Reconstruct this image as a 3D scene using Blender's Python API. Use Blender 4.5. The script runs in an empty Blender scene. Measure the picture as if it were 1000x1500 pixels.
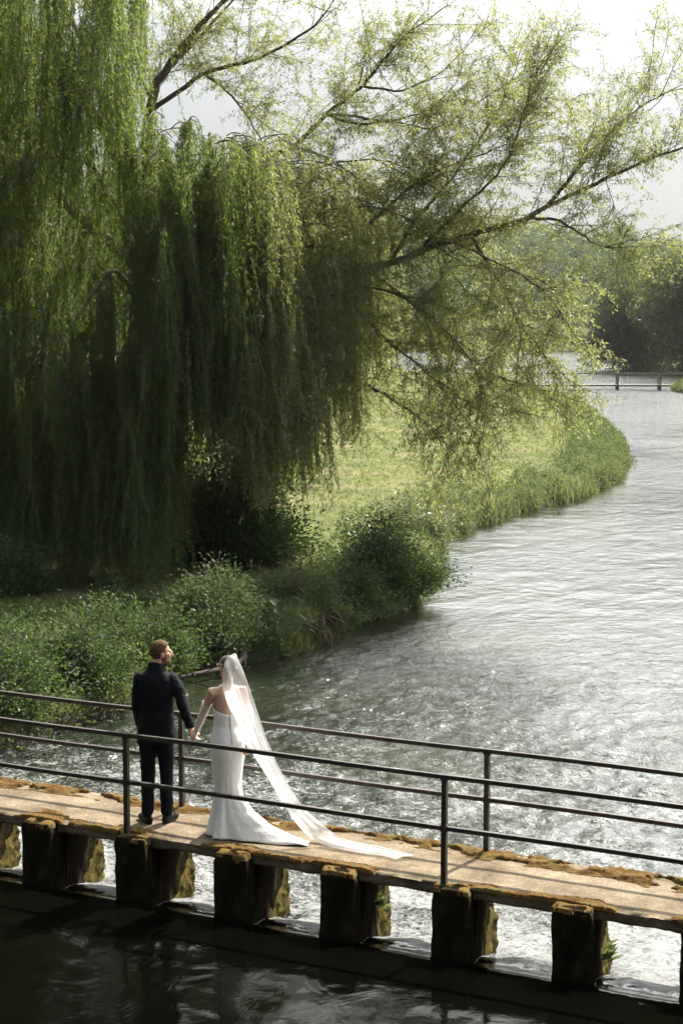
import bpy, math, random
import numpy as np
from mathutils import Vector, Matrix
R = math.radians
rng = np.random.default_rng(7)
random.seed(7)
S = bpy.context.scene
COL = S.collection

# ------------------------------------------------------------------ camera, sky, sun, exposure
cd = bpy.data.cameras.new('camera'); cam = bpy.data.objects.new('camera', cd); COL.objects.link(cam)
cd.sensor_fit = 'HORIZONTAL'; cd.sensor_width = 24.0; cd.lens = 60.0
cd.clip_start = 0.1; cd.clip_end = 6000
FW = Vector((-0.44337231, 0.88972692, -0.10866)); RT = Vector((0.89490512, 0.44624982, 0.00243264)); UP = Vector((-0.05065389, 0.09616183, 0.994076))
M = Matrix((RT, UP, -FW)).transposed().to_4x4(); M.translation = Vector((8.8405, -13.1997, 4.8044))
cam.matrix_world = M
S.camera = cam
CAMP = np.array([8.8405, -13.1997, 4.8044])
SUN_EL, SUN_AZ = 49.0, 8.5            # azimuth from +y towards +x
w = bpy.data.worlds.new('World'); S.world = w; w.use_nodes = True
wn = w.node_tree.nodes; wl = w.node_tree.links
bg = wn['Background']; sky = wn.new('ShaderNodeTexSky'); sky.sky_type = 'NISHITA'; sky.sun_disc = False
sky.sun_elevation = R(SUN_EL); sky.sun_rotation = R(SUN_AZ); sky.air_density = 1.0; sky.dust_density = 0.7; sky.ozone_density = 1.0
# sun-side glow added above the view to brighten the river's reflections (the sky behind the camera stays darker)
tc = wn.new('ShaderNodeTexCoord'); dp = wn.new('ShaderNodeVectorMath'); dp.operation = 'DOT_PRODUCT'; wl.new(tc.outputs['Generated'], dp.inputs[0])
dp.inputs[1].default_value = (math.sin(R(SUN_AZ)) * math.cos(R(SUN_EL)), math.cos(R(SUN_AZ)) * math.cos(R(SUN_EL)), math.sin(R(SUN_EL)))
gr = wn.new('ShaderNodeValToRGB'); e = gr.color_ramp.elements; e[0].position = 0.0; e[0].color = (0, 0, 0, 1); e[1].position = 1.0; e[1].color = (1, 1, .97, 1)
q = e.new(.45); q.color = (.17, .171, .169, 1); q = e.new(.75); q.color = (.55, .55, .535, 1); q = e.new(.2); q.color = (.02, .02, .02, 1)
wl.new(dp.outputs['Value'], gr.inputs[0])
gs = wn.new('ShaderNodeVectorMath'); gs.operation = 'SCALE'; gs.inputs['Scale'].default_value = 38.0; sx = wn.new('ShaderNodeSeparateXYZ'); wl.new(tc.outputs['Generated'], sx.inputs[0]); er = wn.new('ShaderNodeValToRGB'); e = er.color_ramp.elements
e[0].position = 0.0; e[0].color = (.05, .05, .05, 1); e[1].position = 1.0; e[1].color = (.09, .09, .09, 1); q = e.new(.17); q.color = (.16, .16, .16, 1); q = e.new(.28); q.color = (1, 1, 1, 1); q = e.new(.5); q.color = (1, 1, 1, 1); q = e.new(.75); q.color = (.19, .19, .19, 1)
wl.new(sx.outputs[2], er.inputs[0]); ml = wn.new('ShaderNodeVectorMath'); ml.operation = 'MULTIPLY'; wl.new(gr.outputs[0], ml.inputs[0]); wl.new(er.outputs[0], ml.inputs[1])
wl.new(ml.outputs[0], gs.inputs[0])
hs = wn.new('ShaderNodeHueSaturation'); hs.inputs['Saturation'].default_value = .38; hs.inputs['Value'].default_value = .42; wl.new(sky.outputs[0], hs.inputs['Color'])
ad = wn.new('ShaderNodeVectorMath'); ad.operation = 'ADD'; lo = wn.new('ShaderNodeValToRGB'); e = lo.color_ramp.elements; e[0].position = 0.0; e[0].color = (.34, .34, .33, 1); e[1].position = .42; e[1].color = (1, 1, 1, 1); q = e.new(.18); q.color = (.40, .40, .39, 1)
wl.new(sx.outputs[2], lo.inputs[0]); l2 = wn.new('ShaderNodeVectorMath'); l2.operation = 'MULTIPLY'; wl.new(hs.outputs[0], l2.inputs[0]); wl.new(lo.outputs[0], l2.inputs[1]); wl.new(l2.outputs[0], ad.inputs[0]); wl.new(gs.outputs[0], ad.inputs[1])
wl.new(ad.outputs[0], bg.inputs[0]); bg.inputs[1].default_value = 0.10
sd = bpy.data.lights.new('sun', 'SUN'); sd.energy = 5.0; sd.angle = R(0.5); sd.color = (1.0, 0.94, 0.84)
sun = bpy.data.objects.new('sun', sd); COL.objects.link(sun)
sv = Vector((math.sin(R(SUN_AZ)) * math.cos(R(SUN_EL)), math.cos(R(SUN_AZ)) * math.cos(R(SUN_EL)), math.sin(R(SUN_EL))))
sun.rotation_euler = sv.to_track_quat('Z', 'Y').to_euler(); sun.location = sv * 60
S.view_settings.view_transform = 'Standard'; S.view_settings.look = 'None'
S.view_settings.exposure = 1.35; S.view_settings.gamma = 1.0
S.render.engine = 'CYCLES'
S.cycles.max_bounces = 8; S.cycles.transparent_max_bounces = 12; S.cycles.transmission_bounces = 6
S.cycles.caustics_reflective = False; S.cycles.caustics_refractive = False

# ------------------------------------------------------------------ helpers
def tag(o, label=None, cat=None, group=None, kind=None):
    if label: o['label'] = label
    if cat: o['category'] = cat
    if group: o['group'] = group
    if kind: o['kind'] = kind
    return o

def thing(name, loc, label, cat, group=None):
    o = bpy.data.objects.new(name, None); COL.objects.link(o); o.location = loc
    o.empty_display_size = 0.2
    return tag(o, label, cat, group)

def link(name, me, mat=None, parent=None, smooth=False, loc=None):
    o = bpy.data.objects.new(name, me); COL.objects.link(o)
    if mat is not None: me.materials.append(mat)
    if smooth and len(me.polygons): me.polygons.foreach_set('use_smooth', np.ones(len(me.polygons), bool))
    if parent is not None: o.parent = parent
    if loc is not None: o.location = loc
    return o

def np_mesh(name, V, F):
    """V (n,3), F (m,k) all the same k"""
    V = np.asarray(V, np.float32); F = np.asarray(F, np.int32)
    me = bpy.data.meshes.new(name)
    k = F.shape[1]
    me.vertices.add(len(V)); me.vertices.foreach_set('co', V.ravel())
    me.loops.add(F.size); me.loops.foreach_set('vertex_index', F.ravel())
    me.polygons.add(len(F))
    me.polygons.foreach_set('loop_start', np.arange(0, F.size, k, dtype=np.int32))
    me.polygons.foreach_set('loop_total', np.full(len(F), k, np.int32))
    me.update(calc_edges=True); me.validate()
    return me

class MB:
    """collects vertices and faces of any size for ONE mesh"""
    def __init__(s): s.v = []; s.f = []
    def add(s, V, F):
        b = len(s.v); s.v.extend([tuple(map(float, p)) for p in V]); s.f.extend([tuple(i + b for i in f) for f in F])
    def mesh(s, name):
        me = bpy.data.meshes.new(name); me.from_pydata(s.v, [], s.f); me.update(); return me
    def tube(s, pts, rad, n=8, caps=True, flat=1.0):
        pts = [np.array(p, float) for p in pts]
        if not hasattr(rad, '__len__'): rad = [rad] * len(pts)
        V = []; ref = None
        for i, p in enumerate(pts):
            d = pts[min(i + 1, len(pts) - 1)] - pts[max(i - 1, 0)]; d /= (np.linalg.norm(d) + 1e-9)
            if ref is None:
                ref = np.cross(d, (0, 0, 1.0)) if abs(d[2]) < .9 else np.cross(d, (0, 1.0, 0))
            ref = ref - d * (ref @ d); ref /= (np.linalg.norm(ref) + 1e-9); q = np.cross(d, ref)
            for k in range(n):
                a = 2 * math.pi * k / n
                V.append(p + rad[i] * (math.cos(a) * ref + flat * math.sin(a) * q))
        F = []
        for i in range(len(pts) - 1):
            for k in range(n):
                a = i * n + k; b = i * n + (k + 1) % n
                F.append((a, b, b + n, a + n))
        if caps:
            F.append(tuple(range(n - 1, -1, -1))); F.append(tuple(range((len(pts) - 1) * n, len(pts) * n)))
        s.add(V, F)
    def capsule(s, pts, rad, n=12):
        """tube with rounded ends"""
        pts = [np.array(p, float) for p in pts]
        if not hasattr(rad, '__len__'): rad = [rad] * len(pts)
        d0 = pts[0] - pts[1]; d0 /= np.linalg.norm(d0) + 1e-9
        d1 = pts[-1] - pts[-2]; d1 /= np.linalg.norm(d1) + 1e-9
        P = []; Q = []
        for a in (85, 60, 30): P.append(pts[0] + d0 * rad[0] * math.sin(R(a))); Q.append(rad[0] * math.cos(R(a)))
        P += pts; Q += list(rad)
        for a in (30, 60, 85): P.append(pts[-1] + d1 * rad[-1] * math.sin(R(a))); Q.append(rad[-1] * math.cos(R(a)))
        s.tube(P, Q, n)
    def ell(s, c, r, rot=None, n=20, m=12):
        V = []; F = []
        for i in range(m + 1):
            t = math.pi * i / m
            for k in range(n):
                a = 2 * math.pi * k / n
                p = Vector((r[0] * math.sin(t) * math.cos(a), r[1] * math.sin(t) * math.sin(a), r[2] * math.cos(t)))
                if rot is not None: p = rot @ p
                V.append((p.x + c[0], p.y + c[1], p.z + c[2]))
        for i in range(m):
            for k in range(n):
                a = i * n + k; b = i * n + (k + 1) % n
                F.append((a, a + n, b + n, b))
        s.add(V, F)
    def box(s, lo, hi):
        x0, y0, z0 = lo; x1, y1, z1 = hi
        V = [(x0, y0, z0), (x1, y0, z0), (x1, y1, z0), (x0, y1, z0), (x0, y0, z1), (x1, y0, z1), (x1, y1, z1), (x0, y1, z1)]
        s.add(V, [(0, 3, 2, 1), (4, 5, 6, 7), (0, 1, 5, 4), (1, 2, 6, 5), (2, 3, 7, 6), (3, 0, 4, 7)])
    def loft(s, rings, caps=True):
        n = len(rings[0]); V = [p for r in rings for p in r]; F = []
        for i in range(len(rings) - 1):
            for k in range(n):
                a = i * n + k; b = i * n + (k + 1) % n
                F.append((a, b, b + n, a + n))
        if caps:
            F.append(tuple(range(n - 1, -1, -1))); F.append(tuple(range((len(rings) - 1) * n, len(rings) * n)))
        s.add(V, F)

def remeshed(mb, name, voxel, smooth=2, disp=None):
    """fuse the overlapping closed shapes of a builder into one continuous surface"""
    me = mb.mesh(name + '_raw'); o = bpy.data.objects.new('tmp', me); COL.objects.link(o)
    m = o.modifiers.new('r', 'REMESH'); m.mode = 'VOXEL'; m.voxel_size = voxel; m.use_smooth_shade = True
    if smooth:
        m2 = o.modifiers.new('s', 'SMOOTH'); m2.iterations = smooth; m2.factor = 0.5
    if disp:
        tx = bpy.data.textures.new('cloth', 'CLOUDS'); tx.noise_scale = disp[0]
        m3 = o.modifiers.new('d', 'DISPLACE'); m3.texture = tx; m3.strength = disp[1]; m3.texture_coords = 'LOCAL'
    dg = bpy.context.evaluated_depsgraph_get()
    out = bpy.data.meshes.new_from_object(o.evaluated_get(dg))
    out.name = name
    bpy.data.objects.remove(o)
    return out

# ---- gradient noise (numpy)
_perm = np.random.default_rng(3).permutation(256); _perm = np.concatenate([_perm, _perm, _perm])
_ga = np.random.default_rng(4).uniform(0, 2 * np.pi, 256); _gx, _gy = np.cos(_ga), np.sin(_ga)
def perlin(x, y):
    xi = np.floor(x).astype(int); yi = np.floor(y).astype(int); xf = x - xi; yf = y - yi
    u = xf ** 3 * (xf * (xf * 6 - 15) + 10); v = yf ** 3 * (yf * (yf * 6 - 15) + 10)
    def g(ix, iy, dx, dy):
        h = _perm[_perm[ix & 255] + (iy & 255)]; return _gx[h] * dx + _gy[h] * dy
    a = g(xi, yi, xf, yf); b = g(xi + 1, yi, xf - 1, yf); c = g(xi, yi + 1, xf, yf - 1); d = g(xi + 1, yi + 1, xf - 1, yf - 1)
    return (a + u * (b - a)) * (1 - v) + (c + u * (d - c)) * v
def fbm(x, y, o=4):
    s = 0; a = 1.0
    for i in range(o): s = s + a * perlin(x + 17.3 * i, y - 9.1 * i); x = x * 2.03; y = y * 2.03; a *= .5
    return s
def sstep(a, b, x):
    t = np.clip((x - a) / (b - a), 0, 1); return t * t * (3 - 2 * t)

# ------------------------------------------------------------------ materials
def mat(name):
    m = bpy.data.materials.new(name); m.use_nodes = True
    nt = m.node_tree; return m, nt, nt.nodes, nt.links, nt.nodes['Principled BSDF']
def noise(N, L, scale, detail=4, rough=.6, vec=None, dist=0):
    n = N.new('ShaderNodeTexNoise'); n.inputs['Scale'].default_value = scale; n.inputs['Detail'].default_value = detail
    n.inputs['Roughness'].default_value = rough; n.inputs['Distortion'].default_value = dist
    if vec is not None: L.new(vec, n.inputs['Vector'])
    return n
def ramp(N, L, src, stops):
    r = N.new('ShaderNodeValToRGB'); e = r.color_ramp.elements
    while len(e) < len(stops): e.new(0.5)
    for i, (p, c) in enumerate(stops):
        e[i].position = p; e[i].color = (*c, 1) if len(c) == 3 else c
    L.new(src, r.inputs[0]); return r
def coord(N): return N.new('ShaderNodeTexCoord').outputs['Object']
def bump(N, L, src, strength, dist, p):
    b = N.new('ShaderNodeBump'); b.inputs['Strength'].default_value = strength; b.inputs['Distance'].default_value = dist
    L.new(src, b.inputs['Height']); L.new(b.outputs[0], p.inputs['Normal']); return b

def simple(name, stops, scale=8, rough=.7, bstr=.3, bdist=.01, bscale=None, metal=0, sheen=0, spec=.5):
    m, nt, N, L, p = mat(name); c = coord(N)
    n = noise(N, L, scale, 6, .65, c); r = ramp(N, L, n.outputs[0], stops); L.new(r.outputs[0], p.inputs['Base Color'])
    p.inputs['Roughness'].default_value = rough; p.inputs['Metallic'].default_value = metal
    p.inputs['Specular IOR Level'].default_value = spec
    if sheen: p.inputs['Sheen Weight'].default_value = sheen
    if bstr:
        b = noise(N, L, bscale or scale * 4, 5, .6, c); bump(N, L, b.outputs[0], bstr, bdist, p)
    return m

def leafmat(name, cols, trans, tfac=.45, gloss=.06, grough=.35):
    """two-sided leaf: reflects, lets sun through, a little shine; colour varies from leaf to leaf"""
    m, nt, N, L, p = mat(name); N.remove(p); out = N['Material Output']
    g = N.new('ShaderNodeNewGeometry')
    r = ramp(N, L, g.outputs['Random Per Island'], [(i / (len(cols) - 1), c) for i, c in enumerate(cols)])
    t = ramp(N, L, g.outputs['Random Per Island'], [(i / (len(trans) - 1), c) for i, c in enumerate(trans)])
    d = N.new('ShaderNodeBsdfDiffuse'); L.new(r.outputs[0], d.inputs[0])
    tr = N.new('ShaderNodeBsdfTranslucent'); L.new(t.outputs[0], tr.inputs[0])
    mx = N.new('ShaderNodeMixShader'); mx.inputs[0].default_value = tfac; L.new(d.outputs[0], mx.inputs[1]); L.new(tr.outputs[0], mx.inputs[2])
    gl = N.new('ShaderNodeBsdfGlossy'); gl.inputs['Roughness'].default_value = grough; gl.inputs[0].default_value = (.9, .95, .9, 1)
    m2 = N.new('ShaderNodeMixShader'); m2.inputs[0].default_value = gloss; L.new(mx.outputs[0], m2.inputs[1]); L.new(gl.outputs[0], m2.inputs[2])
    L.new(m2.outputs[0], out.inputs[0]); return m

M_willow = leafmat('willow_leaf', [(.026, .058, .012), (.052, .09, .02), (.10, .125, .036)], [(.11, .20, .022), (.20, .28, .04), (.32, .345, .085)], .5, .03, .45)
M_willow_sunlit = leafmat('sunlit_willow_leaf', [(.08, .10, .03), (.125, .14, .05), (.18, .185, .09)], [(.25, .30, .06), (.36, .39, .10), (.47, .47, .19)], .52, .05, .45)  # lighter copy of the willow leaf: sunlight on the right side put into colour
M_bush = leafmat('bush_leaf', [(.022, .042, .015), (.042, .070, .024), (.075, .10, .042)], [(.05, .10, .02), (.09, .15, .035), (.14, .19, .06)], .40, .02, .5)
M_pale = leafmat('pale_leaf', [(.042, .065, .026), (.072, .10, .044), (.115, .14, .07)], [(.08, .135, .035), (.13, .19, .06), (.18, .22, .085)], .40, .025, .5)
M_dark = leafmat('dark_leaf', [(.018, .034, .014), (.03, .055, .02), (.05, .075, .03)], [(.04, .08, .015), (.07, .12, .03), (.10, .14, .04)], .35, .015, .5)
M_grass = leafmat('grass_blade', [(.065, .09, .022), (.10, .125, .035), (.145, .15, .06)], [(.13, .17, .03), (.18, .22, .05), (.25, .26, .10)], .45, .05, .4)
M_herb = leafmat('herb_blade', [(.07, .09, .03), (.11, .13, .05), (.16, .165, .085)], [(.15, .19, .05), (.21, .25, .08), (.28, .29, .13)], .42, .06, .4)
M_farleaf = leafmat('far_leaf', [(.042, .062, .030), (.065, .085, .042), (.095, .11, .055)], [(.08, .115, .045), (.12, .155, .06), (.16, .185, .08)], .4, .02, .5)
M_sallow = leafmat('sallow_leaf', [(.022, .036, .014), (.042, .056, .022), (.085, .088, .036)], [(.05, .08, .02), (.09, .115, .03), (.15, .15, .05)], .35, .03, .5)
M_bark = simple('bark', [(.3, (.045, .036, .025)), (.55, (.115, .095, .068)), (.75, (.21, .18, .135))], 9, .9, .8, .03, 22)
M_twig = simple('twig', [(.3, (.05, .038, .02)), (.7, (.13, .10, .06))], 6, .8, 0)
M_deadwood = simple('dead_wood', [(.3, (.018, .014, .010)), (.7, (.06, .046, .032))], 10, .9, .6, .02)

def m_concrete():
    m, nt, N, L, p = mat('old_concrete'); c = coord(N)
    a = noise(N, L, 2.2, 8, .7, c); r = ramp(N, L, a.outputs[0], [(.30, (.055, .042, .027)), (.45, (.165, .130, .086)), (.64, (.29, .235, .165))])
    sp = noise(N, L, 38, 4, .7, c); rs = ramp(N, L, sp.outputs[0], [(.35, (.45, .42, .38)), (.6, (1, 1, 1))])
    mx = N.new('ShaderNodeMix'); mx.data_type = 'RGBA'; mx.blend_type = 'MULTIPLY'; mx.inputs[0].default_value = .8
    L.new(r.outputs[0], mx.inputs[6]); L.new(rs.outputs[0], mx.inputs[7])
    st = noise(N, L, 5.0, 6, .7, c, .6); rst = ramp(N, L, st.outputs[0], [(.52, (0, 0, 0)), (.66, (1, 1, 1))])
    m2 = N.new('ShaderNodeMix'); m2.data_type = 'RGBA'; m2.inputs[7].default_value = (.13, .085, .03, 1)
    mm = N.new('ShaderNodeMath'); mm.operation = 'MULTIPLY'; mm.inputs[1].default_value = .55; L.new(rst.outputs[0], mm.inputs[0])
    L.new(mm.outputs[0], m2.inputs[0]); L.new(mx.outputs[2], m2.inputs[6]); L.new(m2.outputs[2], p.inputs['Base Color'])
    p.inputs['Roughness'].default_value = .92; p.inputs['Specular IOR Level'].default_value = .15
    b = noise(N, L, 30, 8, .7, c); bump(N, L, b.outputs[0], .7, .012, p); return m
M_conc = m_concrete()
def m_pier():
    m, nt, N, L, p = mat('wet_stone'); c = coord(N)
    mp = N.new('ShaderNodeMapping'); mp.inputs['Scale'].default_value = (1, 1, .45); L.new(c, mp.inputs[0])
    a = noise(N, L, 5, 8, .72, mp.outputs[0], .4); r = ramp(N, L, a.outputs[0], [(.3, (.005, .004, .0025)), (.5, (.014, .011, .007)), (.63, (.045, .037, .025)), (.76, (.15, .13, .10))])
    g = noise(N, L, 3.1, 7, .7, mp.outputs[0], .5); rg = ramp(N, L, g.outputs[0], [(.48, (0, 0, 0)), (.62, (1, 1, 1))])
    mx = N.new('ShaderNodeMix'); mx.data_type = 'RGBA'; mx.inputs[7].default_value = (.020, .016, .006, 1)
    L.new(rg.outputs[0], mx.inputs[0]); L.new(r.outputs[0], mx.inputs[6]); L.new(mx.outputs[2], p.inputs['Base Color'])
    p.inputs['Roughness'].default_value = .9; p.inputs['Specular IOR Level'].default_value = 0.0
    b = noise(N, L, 22, 8, .7, c); bump(N, L, b.outputs[0], .9, .02, p); return m
M_pier = m_pier()
M_moss = simple('ochre_moss', [(.28, (.035, .020, .008)), (.42, (.105, .054, .014)), (.55, (.145, .092, .028)), (.66, (.105, .090, .028)), (.78, (.055, .058, .02))], 5, .95, 1.0, .02, 70, spec=.1)
M_greenmoss = simple('green_moss', [(.3, (.02, .018, .006)), (.5, (.075, .055, .014)), (.65, (.13, .10, .022)), (.8, (.07, .085, .02))], 9, .95, 1.0, .02, 60, spec=.1)
M_rail = simple('painted_rail', [(.3, (.012, .010, .007)), (.55, (.026, .021, .014)), (.74, (.10, .065, .035))], 14, .6, .3, .004, 60)
M_farrail = simple('grey_timber', [(.3, (.12, .105, .085)), (.7, (.25, .22, .175))], 6, .85, .2)

def m_ground():
    m, nt, N, L, p = mat('river_meadow'); g = N.new('ShaderNodeNewGeometry'); c = g.outputs['Position']
    a = noise(N, L, .35, 8, .65, c); r = ramp(N, L, a.outputs[0], [(.28, (.06, .078, .02)), (.48, (.115, .132, .034)), (.6, (.165, .155, .06)), (.72, (.21, .165, .10))])
    f = noise(N, L, 9, 6, .7, c); rf = ramp(N, L, f.outputs[0], [(.3, (.55, .5, .45)), (.65, (1, 1, 1))])
    mx = N.new('ShaderNodeMix'); mx.data_type = 'RGBA'; mx.blend_type = 'MULTIPLY'; mx.inputs[0].default_value = .8
    L.new(r.outputs[0], mx.inputs[6]); L.new(rf.outputs[0], mx.inputs[7])
    s = N.new('ShaderNodeSeparateXYZ'); L.new(c, s.inputs[0])
    mr = N.new('ShaderNodeMapRange'); mr.inputs[1].default_value = -.95; mr.inputs[2].default_value = -.55; L.new(s.outputs[2], mr.inputs[0])
    m2 = N.new('ShaderNodeMix'); m2.data_type = 'RGBA'; m2.inputs[6].default_value = (.022, .019, .012, 1)
    L.new(mr.outputs[0], m2.inputs[0]); L.new(mx.outputs[2], m2.inputs[7]); L.new(m2.outputs[2], p.inputs['Base Color'])
    p.inputs['Roughness'].default_value = .95; p.inputs['Specular IOR Level'].default_value = .15
    b = noise(N, L, 14, 6, .7, c); bump(N, L, b.outputs[0], .8, .05, p); return m
M_ground = m_ground()

def m_water():
    m, nt, N, L, p = mat('river_water'); out = N['Material Output']
    g = N.new('ShaderNodeNewGeometry'); pos = g.outputs['Position']
    s = N.new('ShaderNodeSeparateXYZ'); L.new(pos, s.inputs[0]); X, Y = s.outputs[0], s.outputs[1]
    def mrange(src, a, b, c0, c1):
        q = N.new('ShaderNodeMapRange'); q.inputs[1].default_value = a; q.inputs[2].default_value = b; q.inputs[3].default_value = c0; q.inputs[4].default_value = c1
        L.new(src, q.inputs[0]); return q.outputs[0]
    def math_(op, a, b):
        q = N.new('ShaderNodeMath'); q.operation = op
        for i, v in enumerate((a, b)):
            if isinstance(v, (int, float)): q.inputs[i].default_value = v
            else: L.new(v, q.inputs[i])
        return q.outputs[0]
    # dark green river; pond colour and IOR lowered to stand in for dark reflections
    bn = noise(N, L, .25, 4, .5, pos)
    r = ramp(N, L, bn.outputs[0], [(.35, (.0004, .0006, .0004)), (.65, (.0016, .002, .0011))])
    rv = ramp(N, L, bn.outputs[0], [(.35, (.007, .010, .005)), (.65, (.020, .024, .011))])
    bm = N.new('ShaderNodeMix'); bm.data_type = 'RGBA'; L.new(mrange(Y, .2, 2, 0, 1), bm.inputs[0]); L.new(r.outputs[0], bm.inputs[6]); L.new(rv.outputs[0], bm.inputs[7]); L.new(bm.outputs[2], p.inputs['Base Color'])
    L.new(mrange(Y, -.2, .3, 1.13, 1.333), p.inputs['IOR']); p.inputs['Roughness'].default_value = .05
    # ripples: strong below the sluice, gentle far off and on the pond above it
    mp = N.new('ShaderNodeMapping'); mp.inputs['Rotation'].default_value = (0, 0, R(-12)); mp.inputs['Scale'].default_value = (1.0, .8, 1); L.new(pos, mp.inputs[0])
    n1 = noise(N, L, 2.6, 5, .6, mp.outputs[0], .8); n2 = noise(N, L, 11, 4, .6, pos, .5); n3 = noise(N, L, .55, 4, .55, mp.outputs[0], .3); n4 = noise(N, L, .16, 4, .6, mp.outputs[0], .8)
    down = mrange(Y, .2, 1.2, 0, 1)
    calm = math_('ADD', mrange(Y, 5, 20, 1.0, .13), mrange(Y, 45, 130, 0.0, .75))
    patch = N.new('ShaderNodeMapRange'); patch.inputs[1].default_value = .38; patch.inputs[2].default_value = .62; patch.inputs[3].default_value = .45; patch.inputs[4].default_value = 1.45; L.new(n4.outputs[0], patch.inputs[0])
    amp = math_('MULTIPLY', math_('MULTIPLY', down, calm), patch.outputs[0])
    h = math_('ADD', math_('MULTIPLY', n1.outputs[0], math_('ADD', math_('MULTIPLY', amp, .9), mrange(Y, .2, 1.2, .05, .16))), math_('MULTIPLY', n2.outputs[0], math_('ADD', math_('MULTIPLY', amp, .32), mrange(Y, .2, 1.2, .008, .03))))
    h = math_('ADD', h, math_('MULTIPLY', n3.outputs[0], math_('MULTIPLY', mrange(Y, .0, 1.2, .35, 1.0), mrange(Y, 10, 30, 1.0, .42))))
    b = N.new('ShaderNodeBump'); b.inputs['Strength'].default_value = 1.0; b.inputs['Distance'].default_value = .10
    L.new(h, b.inputs['Height']); L.new(b.outputs[0], p.inputs['Normal'])
    # white water: thick in the gaps between the piers, breaking into flecks downstream that also paint in sun glints
    ph = math_('FRACT', math_('DIVIDE', math_('ADD', X, math_('SUBTRACT', math_('MULTIPLY', Y, .2), .27)), 1.0864), 0)
    Yo = math_('ADD', Y, math_('SUBTRACT', math_('MULTIPLY', ph, .42), .26)); nw = noise(N, L, 7, 4, .6, pos); Yo = math_('ADD', Yo, math_('MULTIPLY', math_('SUBTRACT', nw.outputs[0], .5), .35))
    f1 = noise(N, L, 9.5, 9, .8, pos, 1.5); f2 = noise(N, L, 1.1, 4, .6, pos, .6)
    fm = math_('ADD', math_('MULTIPLY', f1.outputs[0], .75), math_('MULTIPLY', f2.outputs[0], .35))
    thr_in = mrange(Yo, -.10, .22, .95, .48)
    thr_a = mrange(Y, 1.6, 4.5, 0.0, .065); thr_b = mrange(Y, 4.5, 18, 0.0, .19)
    thr = math_('ADD', math_('ADD', thr_in, thr_a), thr_b)
    fd = math_('MULTIPLY', math_('SUBTRACT', fm, thr), 9.0)
    cl = N.new('ShaderNodeClamp'); L.new(fd, cl.inputs[0])
    fo = N.new('ShaderNodeBsdfPrincipled'); fo.inputs['Base Color'].default_value = (.34, .352, .342, 1); fo.inputs['Roughness'].default_value = .55
    b2 = N.new('ShaderNodeBump'); b2.inputs['Strength'].default_value = 1.0; b2.inputs['Distance'].default_value = .06
    L.new(math_('ADD', h, math_('MULTIPLY', f1.outputs[0], 1.0)), b2.inputs['Height']); L.new(b2.outputs[0], fo.inputs['Normal'])
    mx = N.new('ShaderNodeMixShader'); L.new(cl.outputs[0], mx.inputs[0]); L.new(p.outputs[0], mx.inputs[1]); L.new(fo.outputs[0], mx.inputs[2])
    L.new(mx.outputs[0], out.inputs[0]); return m
M_water = m_water()

def cloth(name, col, rough=.8, sheen=.0, weave=220, spec=.12):
    m, nt, N, L, p = mat(name); c = coord(N); n = noise(N, L, weave, 3, .5, c)
    r = ramp(N, L, n.outputs[0], [(.3, tuple(x * .8 for x in col)), (.7, tuple(min(1, x * 1.15) for x in col))]); L.new(r.outputs[0], p.inputs['Base Color'])
    p.inputs['Roughness'].default_value = rough; p.inputs['Sheen Weight'].default_value = sheen; p.inputs['Specular IOR Level'].default_value = spec
    b = noise(N, L, 14, 4, .6, c); bump(N, L, b.outputs[0], .35, .02, p); return m
M_suit = cloth('navy_wool', (.0055, .0065, .010), .8, 0)
M_trouser = cloth('navy_trouser_wool', (.0045, .0055, .008), .85, 0)
M_shoe = simple('brown_leather', [(.3, (.006, .004, .003)), (.7, (.014, .009, .006))], 20, .7, .1, spec=.15)
def skinmat(name, col):
    m, nt, N, L, p = mat(name); c = coord(N); n = noise(N, L, 30, 4, .6, c)
    r = ramp(N, L, n.outputs[0], [(.3, tuple(x * .88 for x in col)), (.7, tuple(x * 1.08 for x in col))]); L.new(r.outputs[0], p.inputs['Base Color'])
    p.inputs['Roughness'].default_value = .5; p.inputs['Subsurface Weight'].default_value = .15; p.inputs['Subsurface Radius'].default_value = (.02, .008, .004); return m
M_skin_g = skinmat('skin_ruddy', (.50, .27, .19)); M_skin_b = skinmat('skin_fair', (.58, .36, .26))
M_hair_g = simple('sandy_hair', [(.3, (.030, .015, .008)), (.7, (.15, .085, .038))], 45, .8, .9, .006, 130, spec=.15)
M_beard = simple('red_brown_beard', [(.3, (.07, .032, .016)), (.7, (.15, .07, .035))], 60, .7, .6, .004, 160)
M_hair_b = simple('dark_brown_hair', [(.3, (.022, .012, .008)), (.7, (.07, .038, .022))], 40, .45, .6, .006, 120)
M_metal = simple('thin_metal', [(.3, (.5, .45, .35)), (.7, (.7, .64, .5))], 10, .25, 0, metal=1)
M_dress = cloth('ivory_crepe', (.86, .845, .815), .6, .1, 150, .35)
M_flower = simple('hair_flower', [(.3, (.45, .2, .14)), (.7, (.7, .5, .4))], 40, .6, .2)
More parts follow.
